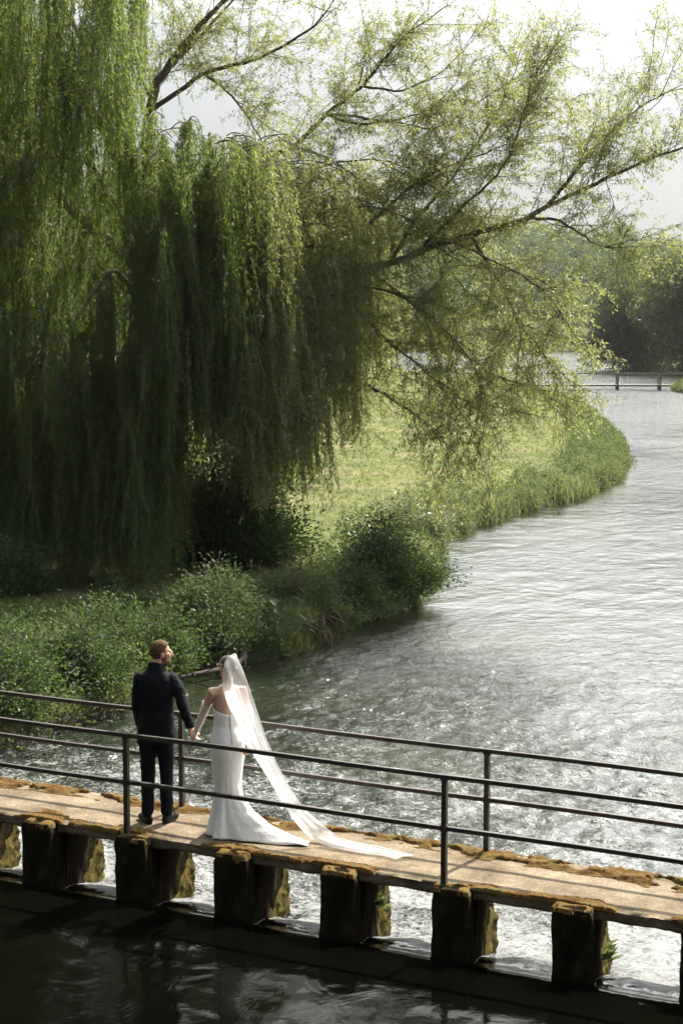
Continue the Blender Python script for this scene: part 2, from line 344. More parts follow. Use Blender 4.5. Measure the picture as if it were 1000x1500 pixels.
def tulle(name, opacity, col=(.9, .88, .85), thin=None):
    m, nt, N, L, p = mat(name); N.remove(p); out = N['Material Output']; c = coord(N)
    d = N.new('ShaderNodeBsdfDiffuse'); d.inputs[0].default_value = (*col, 1); t = N.new('ShaderNodeBsdfTranslucent'); t.inputs[0].default_value = (*col, 1)
    mx = N.new('ShaderNodeMixShader'); mx.inputs[0].default_value = .5; L.new(d.outputs[0], mx.inputs[1]); L.new(t.outputs[0], mx.inputs[2])
    tr = N.new('ShaderNodeBsdfTransparent'); m2 = N.new('ShaderNodeMixShader')
    n = noise(N, L, 9, 5, .6, c); q = N.new('ShaderNodeMapRange'); q.inputs[1].default_value = .3; q.inputs[2].default_value = .7
    q.inputs[3].default_value = opacity - .1; q.inputs[4].default_value = min(1, opacity + .1); L.new(n.outputs[0], q.inputs[0])
    fac = q.outputs[0]
    if thin:                                    # a single layer over the head, gathered and doubled lower down
        s = N.new('ShaderNodeSeparateXYZ'); L.new(c, s.inputs[0]); z = N.new('ShaderNodeMapRange'); z.inputs[1].default_value = 1.2; z.inputs[2].default_value = 1.55; z.inputs[3].default_value = 1.0; z.inputs[4].default_value = thin; L.new(s.outputs[2], z.inputs[0])
        k = N.new('ShaderNodeMath'); k.operation = 'MULTIPLY'; L.new(fac, k.inputs[0]); L.new(z.outputs[0], k.inputs[1]); fac = k.outputs[0]
    L.new(fac, m2.inputs[0]); L.new(tr.outputs[0], m2.inputs[1]); L.new(mx.outputs[0], m2.inputs[2]); L.new(m2.outputs[0], out.inputs[0]); return m
M_veil = tulle('white_tulle', .64, (.9, .9, .9), thin=.66); M_glove = tulle('sheer_glove_tulle', .92, (.93, .89, .87))

# ------------------------------------------------------------------ the river's outline and the ground
RIV = np.array([(-6.2, -60), (-6.2, -6), (-5.9, 0), (-5.8, 3), (-5.7, 5.3), (-5.7, 6.6), (-5.5, 7.4), (-5.2, 8.7), (-5.9, 10.9), (-5.6, 12.1), (-5.3, 13.7), (-5.6, 17), (-5.5, 18),
    (-5.7, 19.5), (-6.8, 22.9), (-8.9, 28.1), (-9.5, 31), (-9.9, 35.8), (-9.6, 40.6), (-10.4, 48.6), (-12.4, 56.6), (-17.4, 71), (-27.5, 96.8), (-39.5, 122),
    (-56, 152), (-74, 177), (-112, 212), (-170, 250), (-260, 290), (-420, 330), (-420, 420), (-260, 392), (-170, 372), (-112, 362), (-96, 318), (-80, 262), (-66, 228), (-62, 214), (-52, 205), (-42, 185), (-34, 160), (-34.6, 147), (-33.6, 139), (-28, 128),
    (-14, 105), (-6, 85), (2, 60), (8, 35), (12, 18), (12.5, 0), (12.5, -60)], float)
def shore_sd(x, y):
    """signed distance to the bank line: positive on land"""
    d2 = np.full(x.shape, 1e18); ins = np.zeros(x.shape, bool); n = len(RIV)
    for i in range(n):
        a = RIV[i]; b = RIV[(i + 1) % n]; e = b - a
        t = np.clip(((x - a[0]) * e[0] + (y - a[1]) * e[1]) / (e @ e), 0, 1)
        d2 = np.minimum(d2, (x - a[0] - t * e[0]) ** 2 + (y - a[1] - t * e[1]) ** 2)
        c = ((a[1] > y) != (b[1] > y))
        with np.errstate(divide='ignore', invalid='ignore'):
            ins ^= c & (x < e[0] * (y - a[1]) / (e[1] if e[1] else 1e-12) + a[0])
    return np.where(ins, -1, 1) * np.sqrt(d2)
SKY_AZ = np.radians(np.array([-60, -44, -38.5, -33, -29, -24, -20, -17, -14, 0, 40.])); SKY_H = np.array([50, 52, 50, 49, 44, 38, 35, 31, 29, 32, 40.])
def ground_z(x, y, sd=None):
    if sd is None: sd = shore_sd(x, y)
    w_ = sd + .25 * fbm(x * .6, y * .6, 3)
    z = -2.4 + 1.72 * sstep(-.9, .35, w_) + .25 * sstep(.3, 4, w_) + .2 * sstep(4, 25, sd)
    z = z + (.42 * (1 - sstep(.5, 5, y))) * sstep(-.3, .4, w_)
    z = z + .06 * fbm(x * .35, y * .35, 4) * sstep(0, 2, sd)
    dx, dy = x - CAMP[0], y - CAMP[1]; r = np.hypot(dx, dy); az = np.arctan2(dx, dy)
    H = np.interp(az, SKY_AZ, SKY_H) - 11
    z = z + H * sstep(385, 560, r) * (sd > 0) * (1 + .0 * r) + 6 * fbm(x * .01, y * .01, 3) * sstep(420, 560, r)
    return z
def axis(parts):
    out = [parts[0][0]]
    for a, b, s in parts:
        n = max(1, int(round((b - a) / s))); out.extend(list(a + (b - a) * np.arange(1, n + 1) / n))
    return np.array(out)
def grid_mesh(name, ax, ay, zf):
    X, Y = np.meshgrid(ax, ay); Z = zf(X, Y); V = np.stack([X, Y, Z], -1).reshape(-1, 3)
    nx, ny = len(ax), len(ay); i = np.arange(ny - 1)[:, None] * nx + np.arange(nx - 1)[None, :]; i = i.ravel()
    return np_mesh(name, V, np.stack([i, i + 1, i + nx + 1, i + nx], 1))
gx = axis([(-900, -700, 40), (-700, -140, 14), (-140, -40, 2.5), (-40, -18, .6), (-18, -4, .2), (-4, 8, .8), (8, 14, .5), (14, 60, 4), (60, 400, 30), (400, 900, 100)])
gy = axis([(-300, -60, 40), (-60, 2, 2), (2, 60, .3), (60, 160, 1.2), (160, 420, 4), (420, 800, 14), (800, 1000, 50)])
tag(link('ground', grid_mesh('ground', gx, gy, ground_z), M_ground, smooth=True), kind='structure')

# water: the pond above the sluice, the fall through the gaps, the broken water below and the calm reach beyond
PX = [k * 1.0864 for k in range(-5, 9)]                      # pier positions (left front corner near the post line)
def water_z(x, y):
    z = -.55 - .17 * sstep(-.35, .25, y) - .17 * sstep(.25, 1.0, y) - .13 * sstep(1.0, 1.7, y)
    # tongue of water through each gap, standing wave behind it
    ph = ((x + .2 * y - .55) / 1.0864) % 1.0; gap = np.cos((ph - .14) * 2 * np.pi)
    z = z + .025 * gap * sstep(.1, .6, y) * (1 - sstep(1.5, 3.5, y))
    up = 1 - sstep(-.2, .4, y); near = sstep(.22, .9, y) * (1 - .82 * sstep(5, 16, y)); mid = sstep(6, 16, y) * (1 - .75 * sstep(25, 60, y))
    z = z + near * (.056 * fbm(x * 1.6, y * 1.3, 3) + .038 * fbm(x * 4.2 + 5, y * 3.6, 3)) 
    z = z + mid * .012 * fbm(x * 1.5 + .4 * y, y * 1.6, 3)
    z = z + up * (.006 * fbm(x * .9, y * 1.8, 3) + .0015 * fbm(x * 5, y * 5, 2))
    z = z + sstep(.05, .3, y) * (1 - sstep(1.5, 3, y)) * .012 * fbm(x * 7, y * 5, 3)
    return z
wx = axis([(-700, -80, 20), (-80, -20, 2), (-20, -7.5, .4), (-7.5, 7, .045), (7, 14, .5)])
wy = axis([(-70, -5, 2.5), (-5, -.6, .07), (-.6, 2.2, .03), (2.2, 8, .05), (8, 16, .09), (16, 45, .3), (45, 130, 1.5), (130, 440, 8)])
tag(link('river', grid_mesh('river', wx, wy, water_z), M_water, smooth=True), kind='structure')

hz = MB(); hz.box((-960, -340, -4.5), (960, 1060, 84)); hm, hnt, HN, HL, hp = mat('thin_haze'); HN.remove(hp)
pv = HN.new('ShaderNodeVolumePrincipled'); pv.inputs['Density'].default_value = .00006; pv.inputs['Color'].default_value = (.96, .97, 1, 1); pv.inputs['Anisotropy'].default_value = .35
HL.new(pv.outputs[0], HN['Material Output'].inputs['Volume']); tag(link('haze', hz.mesh('haze'), hm), 'thin bright summer haze over the valley', 'haze', kind='stuff')

# ------------------------------------------------------------------ footbridge over the sluice
bridge = thing('footbridge', (0, 0, 0), 'narrow mossy concrete footbridge on a row of stone piers, dark iron railings on both sides', 'footbridge')
def deck_mesh():
    x0, x1 = -6.6, 12.8; xs = np.arange(x0, x1 + .001, .045)
    prof = []
    for t in np.linspace(0, 1, 26): prof.append((.06 + .99 * t, 0.0))
    for t in np.linspace(.2, .8, 4): prof.append((1.05, -.11 * t))
    for t in np.linspace(1, 0, 14): prof.append((.06 + .99 * t, -.11))
    for t in np.linspace(.8, .2, 4): prof.append((.06, -.11 * t))
    rings = []
    prof = np.array(prof)
    for x in xs:
        y = prof[:, 0].copy(); z = prof[:, 1].copy()
        xx = np.full_like(y, x)
        e = .020 * fbm(xx * 3.1, z * 9 + 3, 4) + .012 * fbm(xx * 11, z * 20, 2)
        y = y + np.where(y < .08, -e, 0) + np.where(y > 1.03, e * 1.5, 0)
        z = z + np.where(z > -.01, .006 * fbm(xx * 2, y * 2, 3) - .022 * (1 - sstep(.0, .06, y - .06 + .03 * fbm(xx * 4, y * 0, 3))), .012 * fbm(xx * 5, y * 5, 3))
        rings.append(np.stack([xx, y, z], 1))
    mb = MB(); mb.loft(rings); return mb.mesh('deck')
deck = link('deck', deck_mesh(), M_conc, bridge, smooth=True)
# moss growing along both edges of the deck (raised, ragged mats)
def moss_patch(x0, x1, y0, y1, step, fn):
    ax = np.arange(x0, x1, step); ay = np.arange(y0, y1, step); X, Y = np.meshgrid(ax, ay)
    H = fn(X, Y); Z = np.where(H > 0, .002 + H, -.02)
    Z = Z + np.where(H > 0, np.minimum(H * .8, .012) * fbm(X * 28, Y * 28, 3), 0)
    nx, ny = len(ax), len(ay); i = (np.arange(ny - 1)[:, None] * nx + np.arange(nx - 1)[None, :]).ravel(); F = np.stack([i, i + 1, i + nx + 1, i + nx], 1)
    keep = (H.ravel()[F] > 0).any(1); F = F[keep]; used = np.unique(F); mp = np.full(nx * ny, -1); mp[used] = np.arange(len(used))
    V = np.stack([X, Y, Z], -1).reshape(-1, 3)[used]; return np_mesh('moss', V, mp[F])
def moss_far(X, Y):
    wd = .19 + .16 * fbm(X * .7, X * 0 + 2, 3) + .05 * sstep(2, 5, X)
    d = (Y - (1.02 - wd)) + .05 * fbm(X * 6, Y * 6, 4); lim = 1.075 + .04 * fbm(X * 4, Y * 0 + 7, 3)
    h = .032 * sstep(0, .10, d) * (1 + .8 * fbm(X * 5, Y * 5, 3)); hl = .2 - fbm(X * 2.3 + 4, Y * 4, 4); h = h * sstep(0, .16, hl) * sstep(0, .05, lim - Y); return np.where((d > 0) & (Y < lim) & (hl > 0), h, -1)
def moss_near(X, Y):
    m = fbm(X * 1.3 + 9, Y * 2.5, 4) + .35 * fbm(X * 7, Y * 7, 3); d = m + .13 - .45 * sstep(.05, .30, Y) * (1.6) + .30 * np.cos((X / 1.0864 - .10) * 2 * np.pi)
    h = .018 * sstep(0, .35, d); return np.where((d > 0) & (Y > .035 + .02 * fbm(X * 5, Y * 0, 2)), h, -1)
def link_pieces(me, m, parent):
    n = len(me.vertices); co = np.empty(n * 3); me.vertices.foreach_get('co', co); co = co.reshape(-1, 3); F = np.array([p.vertices[:] for p in me.polygons]); lab = np.arange(n)
    while True:
        mn = lab[F].min(1); new = lab.copy()
        for k in range(4): np.minimum.at(new, F[:, k], mn)
        new = new[new]
        if (new == lab).all(): break
        lab = new
    for l in np.unique(lab):
        f = F[lab[F[:, 0]] == l]
        if len(f) < 60: continue
        u, ix = np.unique(f, return_inverse=True); link('moss', np_mesh('moss', co[u], ix.reshape(-1, 4)), m, parent, smooth=True)
link_pieces(moss_patch(-6, 9, .62, 1.14, .012, moss_far), M_moss, deck)
link_pieces(moss_patch(-6, 9, .03, .36, .012, moss_near), M_moss, deck)

def pier_mesh(seed):
    """stone pier, skewed with the flow: square nose in front, stop-log groove, long flank under the deck"""
    o = 40.0 * seed; mb = MB()
    def outline(pts, st=.035):
        out = []
        for a, b in zip(pts, pts[1:] + pts[:1]):
            a = np.array(a, float); b = np.array(b, float); n = max(1, int(np.linalg.norm(b - a) / st))
            for k in range(n): out.append(a + (b - a) * k / n)
        return np.array(out)
    def block(pts, zs, rough):
        P = outline(pts); c = P.mean(0); rings = []
        for z in zs:
            top = sstep(zs[-1] - .05, zs[-1], np.array(z)) * .02
            nrm = (P - c); nrm /= np.linalg.norm(nrm, axis=1)[:, None] + 1e-9
            ang = P[:, 0] * 3 + P[:, 1] * 3
            e = rough * (fbm(P[:, 0] * 4 + o, z * 4 + P[:, 1] * 4, 4)) - top + .02 * sstep(-.45, -1.0, np.array(z))
            q = P + nrm * e[:, None]; x = q[:, 0] - .2 * (q[:, 1] + .04)
            rings.append(np.stack([x, q[:, 1], np.full(len(q), z)], 1))
        mb.loft(rings)
    z1 = list(np.linspace(-2.0, -1.2, 6)) + list(np.linspace(-1.15, -.112, 34))
    block([(-.06, .195), (.225, .195), (.225, .255), (.262, .26), (.25, 1.06), (-.05, 1.06)], z1, .022)
    z2 = list(np.linspace(-2.0, -1.2, 6)) + list(np.linspace(-1.15, -.005, 36))
    block([(-.075, -.115), (.262, -.115), (.268, .05), (-.08, .05)], z2, .02)
    block([(-.075, .03), (.265, .03), (.262, .20), (-.07, .20)], z1, .02)
    return mb.mesh('pier')
def pier_moss_cap(seed):
    ax = np.arange(-.14, .34, .012); ay = np.arange(-.2, .10, .012); X, Y = np.meshgrid(ax, ay)
    e = np.maximum(np.abs(X - .0935) - .158, np.abs(Y + .03) - .082) - .03 * fbm(X * 7 + seed * 9, Y * 7, 3)
    e = np.maximum(e, .35 * fbm(X * 5 + seed * 5, Y * 5 + seed, 3) - .07); H = np.where(e < 0, .006 + .012 * sstep(0, -.05, e) * (1 + fbm(X * 8 + seed * 3, Y * 8, 3)), -1.0)
    Z = np.where(H > 0, H - .006, -.03 - .05 * np.abs(fbm(X * 9, Y * 9 + seed, 2)))
    nx, ny = len(ax), len(ay); i = (np.arange(ny - 1)[:, None] * nx + np.arange(nx - 1)[None, :]).ravel(); F = np.stack([i, i + 1, i + nx + 1, i + nx], 1)
    keep = (H.ravel()[F] > 0).any(1); F = F[keep]; used = np.unique(F); mp = np.full(nx * ny, -1); mp[used] = np.arange(len(used))
    V = np.stack([X - .2 * (Y + .04), Y, Z], -1).reshape(-1, 3)[used]; return np_mesh('moss', V, mp[F])
def pier_moss_side(seed):
    """cushion of moss hanging on the lower back part of the right flank"""
    av = np.arange(.35, 1.10, .014); az = np.arange(-1.05, -.16, .014); Vv, Z = np.meshgrid(av, az); o = seed * 21.0
    d = (Vv - .62) * .9 - (Z + .68) * 1.15 - .12 + .16 * fbm(Vv * 6 + o, Z * 6, 4)
    h = .008 + .040 * sstep(0, .35, d) * (1 + .9 * fbm(Vv * 9 + o, Z * 9, 3)); ok = (d > 0)
    X = .258 + np.where(ok, h, -.03) - .2 * (Vv + .04)
    nx, ny = len(av), len(az); i = (np.arange(ny - 1)[:, None] * nx + np.arange(nx - 1)[None, :]).ravel(); F = np.stack([i, i + 1, i + nx + 1, i + nx], 1)
    keep = ok.ravel()[F].any(1); F = F[keep]; used = np.unique(F); mp = np.full(nx * ny, -1); mp[used] = np.arange(len(used))
    V = np.stack([X, Vv, Z], -1).reshape(-1, 3)[used]; return np_mesh('moss', V, mp[F])
for k in range(-3, 8):
    x = k * 1.0864
    pr = link('pier', pier_mesh(k + 4), M_pier, bridge, smooth=False, loc=(x, 0, 0))
    link('moss', pier_moss_cap(k + 4), M_moss, pr, smooth=True)
    link('moss', pier_moss_side(k + 4), M_greenmoss, pr, smooth=True)

def railing(y, z0, posts, x0, x1, side):
    root = bpy.data.objects.new('railing', None); COL.objects.link(root); root.parent = bridge
    for px in posts:
        mb = MB(); mb.box((px - .023, y - .022, z0), (px + .023, y + .022, .955)); mb.box((px - .05, y - .045, z0 - .004), (px + .05, y + .045, z0 + .012)); mb.box((px - .029, y - .027, .478), (px + .029, y + .027, .536)); mb.box((px - .032, y - .024, .925), (px + .032, y + .024, .943)); link('post', mb.mesh('post'), M_rail, root)
    def bar(z, n):
        mb = MB(); xs = np.arange(x0, x1 + .01, .4)
        rings = []
        for x in xs:
            s = .004 * math.sin(x * 1.7 + y) ; c = (y + s * .5, z + s)
            rings.append([(x, c[0] - .018, c[1] - .019), (x, c[0] + .018, c[1] - .019), (x, c[0] + .018, c[1] + .019), (x, c[0] - .018, c[1] + .019)])
        mb.loft(rings); link(n, mb.mesh(n), M_rail, root)
    bar(.96, 'top_rail'); bar(.507, 'middle_rail')
    # bolts and welded plates at the post feet
    return root
railing(0.0, -.06, [-3.259, 0.0, 3.259, 6.518], -6.4, 12.0, -1)
railing(0.985, -.01, [-3.259, 0.0, 3.259, 6.518], -6.4, 12.0, 1)

# ------------------------------------------------------------------ leaves and plants
def leaf_quads(P, D, Ln, Wd, rng_):
    """one folded lance-shaped leaf (quad) per base point P along unit direction D"""
    n = len(P); r = rng_.normal(size=(n, 3)); s = np.cross(D, r); s /= np.linalg.norm(s, axis=1)[:, None] + 1e-9
    nn = np.cross(D, s); Ln = np.asarray(Ln)[:, None]; Wd = np.asarray(Wd)[:, None]
    mid = P + D * Ln * .45 + nn * Ln * .06
    V = np.empty((n, 4, 3)); V[:, 0] = P; V[:, 1] = mid + s * Wd * .5; V[:, 2] = P + D * Ln; V[:, 3] = mid - s * Wd * .5
    return V.reshape(-1, 3)
def quad_faces(n): return np.arange(n * 4).reshape(n, 4)
class Leaves:
    def __init__(s, seed): s.P = []; s.D = []; s.L = []; s.W = []; s.rng = np.random.default_rng(seed)
    def add(s, P, D, L, W):
        s.P.append(P); s.D.append(D / (np.linalg.norm(D, axis=1)[:, None] + 1e-9)); s.L.append(L); s.W.append(W)
    def mesh(s, name, off=(0, 0, 0)):
        P = np.concatenate(s.P) - np.array(off); V = leaf_quads(P, np.concatenate(s.D), np.concatenate(s.L), np.concatenate(s.W), s.rng)
        return np_mesh(name, V, quad_faces(len(P)))
class Stems:
    """many thin three-sided stems in one mesh (they all belong to one plant)"""
    def __init__(s): s.V = []; s.F = []; s.n = 0
    def add(s, pts, r0, r1):
        pts = np.asarray(pts, float); m = len(pts); d = np.gradient(pts, axis=0); d /= np.linalg.norm(d, axis=1)[:, None] + 1e-9
        a = np.cross(d, np.array([.3, .8, .52])); a /= np.linalg.norm(a, axis=1)[:, None] + 1e-9; b = np.cross(d, a); r = np.linspace(r0, r1, m)[:, None]
        ring = np.stack([pts + a * r, pts + (-.5 * a + .866 * b) * r, pts + (-.5 * a - .866 * b) * r], 1)
        i = np.arange(m - 1)[:, None] * 3; k = np.arange(3)[None, :]; k2 = (k + 1) % 3
        f = np.stack([i + k, i + k2, i + 3 + k2, i + 3 + k], -1).reshape(-1, 4) + s.n
        s.V.append(ring.reshape(-1, 3)); s.F.append(f); s.n += m * 3
    def mesh(s, name, off=(0, 0, 0)): return np_mesh(name, np.concatenate(s.V) - np.array(off), np.concatenate(s.F))
def lerp_path(pts, n):
    """smooth resample of a polyline (Catmull-Rom)"""
    p = np.asarray(pts, float); m = len(p); t = np.linspace(0, m - 1, n); i = np.clip(t.astype(int), 0, m - 2); f = (t - i)[:, None]
    p0 = p[np.clip(i - 1, 0, m - 1)]; p1 = p[i]; p2 = p[i + 1]; p3 = p[np.clip(i + 2, 0, m - 1)]
    return .5 * (2 * p1 + (p2 - p0) * f + (2 * p0 - 5 * p1 + 4 * p2 - p3) * f ** 2 + (3 * p1 - p0 - 3 * p2 + p3) * f ** 3)

# ---- the weeping willow
TB = np.array([-12.15, 19.8, -.55])
willow = thing('willow_tree', tuple(TB), 'huge weeping willow with hanging curtains of twigs and long limbs reaching right', 'tree')
LIMBS = {
'A': ([(-12.19, 20.24, 5.52), (-10.83, 20.38, 5.67), (-9.35, 20.55, 5.66), (-6.91, 20.7, 6.16), (-5.55, 20.88, 6.62), (-4.08, 21.09, 6.99), (-3.58, 21.38, 7.32), (-2.64, 21.68, 7.76), (-1.83, 21.9, 8.14), (-0.93, 22.28, 8.52), (-0.18, 22.69, 8.73)], .13, .018),
'A2': ([(-3.58, 21.38, 7.32), (-3.26, 21.95, 7.92), (-2.81, 22.61, 8.77), (-2.31, 23.4, 9.45), (-1.61, 23.81, 9.92)], .06, .012),
'A3': ([(-5.12, 20.99, 6.72), (-4.33, 20.8, 5.62), (-3.9, 20.7, 4.91), (-3.42, 20.65, 4.34), (-3.08, 20.64, 3.85)], .05, .01),
'A3b': ([(-4.11, 20.75, 5.19), (-3.76, 20.4, 4.63), (-3.73, 20.09, 3.85)], .03, .008),
'A4': ([(-3.89, 21.2, 7.09), (-3.14, 20.99, 6.96), (-2.52, 20.7, 6.65), (-2.07, 20.67, 6.41), (-1.52, 20.74, 6.56)], .045, .01),
'B': ([(-12.21, 20.21, 5.36), (-11.76, 21.06, 7.71), (-11.26, 21.61, 8.33), (-10.16, 22.23, 8.91), (-9.42, 22.69, 9.7), (-8.75, 23.11, 10.33), (-8.35, 23.37, 10.91), (-7.89, 23.68, 11.51), (-7.01, 24.2, 12.22)], .105, .013),
'B2': ([(-9.42, 22.69, 9.7), (-8.53, 22.31, 9.38), (-7.26, 22.51, 9.49), (-6.57, 22.44, 9.75)], .05, .01),
'C': ([(-12.22, 20.13, 4.74), (-13.34, 21.05, 7.6), (-13.64, 21.76, 10.06), (-13.35, 22.0, 10.86), (-12.74, 22.42, 11.83), (-12.17, 22.8, 12.56), (-11.38, 23.32, 13.6)], .16, .03),
'C2': ([(-13.28, 22.05, 10.94), (-13.07, 22.79, 11.59), (-12.43, 23.83, 12.83)], .07, .02),
'D': ([(-13.55, 21.67, 9.88), (-12.28, 21.95, 10.66), (-11.19, 22.3, 10.95), (-9.99, 22.75, 11.6), (-9.48, 22.97, 12.21)], .08, .02),
'E': ([(-6.91, 20.7, 6.16), (-6.51, 21.24, 7.13), (-6.01, 21.94, 8.01), (-5.55, 22.38, 8.87), (-5.16, 22.79, 9.71), (-4.91, 23.15, 10.63)], .06, .01),
'E2': ([(-7.57, 21.04, 6.99), (-6.68, 21.24, 7.79), (-5.96, 21.43, 8.22), (-5.05, 21.93, 8.59), (-4.66, 22.14, 8.74)], .05, .01),
'G': ([(-6.31, 20.8, 6.34), (-5.21, 20.8, 7.35), (-4.46, 21.04, 8.13), (-4.13, 21.34, 9.2), (-3.87, 21.61, 10.35)], .05, .01),
'F': ([(-9.14, 20.47, 4.15), (-7.94, 20.46, 3.79), (-7.19, 20.46, 3.46), (-6.35, 20.59, 2.99), (-5.72, 20.62, 2.48), (-5.19, 20.6, 2.0)], .08, .012),
'K': ([(-7.52, 20.94, 6.02), (-6.47, 20.82, 5.35), (-5.48, 20.76, 4.47), (-4.58, 20.9, 3.82), (-3.58, 21.13, 3.47)], .05, .01),
'N1': ([(-9.61, 20.4, 5.51), (-8.54, 19.99, 6.96), (-7.24, 20.01, 7.36), (-6.09, 20.3, 6.92), (-5.18, 20.39, 5.77)], .04, .009),
'N2': ([(-8.95, 20.11, 5.05), (-7.19, 19.93, 5.63), (-5.79, 20.01, 5.12), (-4.68, 19.98, 4.06), (-4.24, 19.86, 3.08)], .04, .009),
'N3': ([(-10.74, 21.16, 7.07), (-9.62, 21.39, 8.1), (-8.0, 21.57, 8.5), (-6.73, 21.71, 8.17), (-5.87, 21.81, 7.29)], .04, .009),
'N4': ([(-12.28, 21.95, 10.66), (-11.37, 21.65, 10.07), (-10.56, 21.49, 9.09), (-10.15, 21.39, 8.45)], .04, .009),
'N5': ([(-10.16, 22.23, 8.91), (-9.03, 21.75, 8.62), (-7.83, 21.58, 7.85), (-6.94, 21.47, 7.0)], .04, .009),
'N6': ([(-9.42, 22.69, 9.7), (-7.98, 22.6, 9.46), (-6.62, 22.57, 9.24), (-5.75, 22.84, 9.75)], .04, .009),
'N7': ([(-8.75, 23.11, 10.33), (-7.68, 23.06, 10.18), (-6.71, 23.14, 10.59), (-6.11, 23.29, 11.17)], .04, .009),
'N8': ([(-5.55, 20.88, 6.62), (-4.48, 20.57, 6.19), (-3.42, 20.58, 5.61), (-2.81, 20.57, 4.91)], .04, .009),
'N9': ([(-7.8, 20.18, 5.49), (-6.57, 19.99, 4.47), (-5.46, 19.99, 3.62), (-4.55, 20.08, 2.49)], .04, .009),
'N10': ([(-13.64, 21.76, 10.06), (-14.04, 21.17, 11.42), (-14.58, 20.3, 12.1), (-14.94, 19.76, 12.8)], .04, .009),
'H1': ([(-12.25, 20.17, 5.21), (-13.03, 19.6, 8.26), (-13.8, 18.89, 10.18), (-14.64, 18.06, 11.45), (-15.46, 17.24, 12.68)], .14, .03),
'H2': ([(-12.29, 20.09, 4.74), (-12.12, 18.2, 6.95), (-11.97, 16.74, 8.13), (-12.19, 15.39, 8.16)], .12, .03),
'H3': ([(-12.23, 20.14, 4.9), (-11.05, 19.28, 6.84), (-10.03, 18.17, 7.33), (-9.0, 17.27, 6.83), (-8.42, 16.8, 6.11)], .11, .02),
'H4': ([(-12.33, 20.17, 5.52), (-14.99, 20.23, 7.6), (-17.12, 19.96, 9.56), (-18.94, 19.69, 10.11)], .15, .03),
'H5': ([(-12.25, 20.17, 5.21), (-13.09, 22.31, 7.68), (-13.29, 24.6, 8.84), (-12.95, 26.49, 9.17)], .13, .03),
'H6': ([(-12.4, 20.13, 5.52), (-14.64, 21.73, 9.3), (-16.38, 22.86, 11.83), (-18.32, 23.86, 14.18)], .15, .03),
'H7': ([(-12.28, 20.06, 4.43), (-11.64, 17.72, 5.62), (-11.07, 16.12, 5.85), (-11.06, 14.88, 4.88)], .08, .02)}
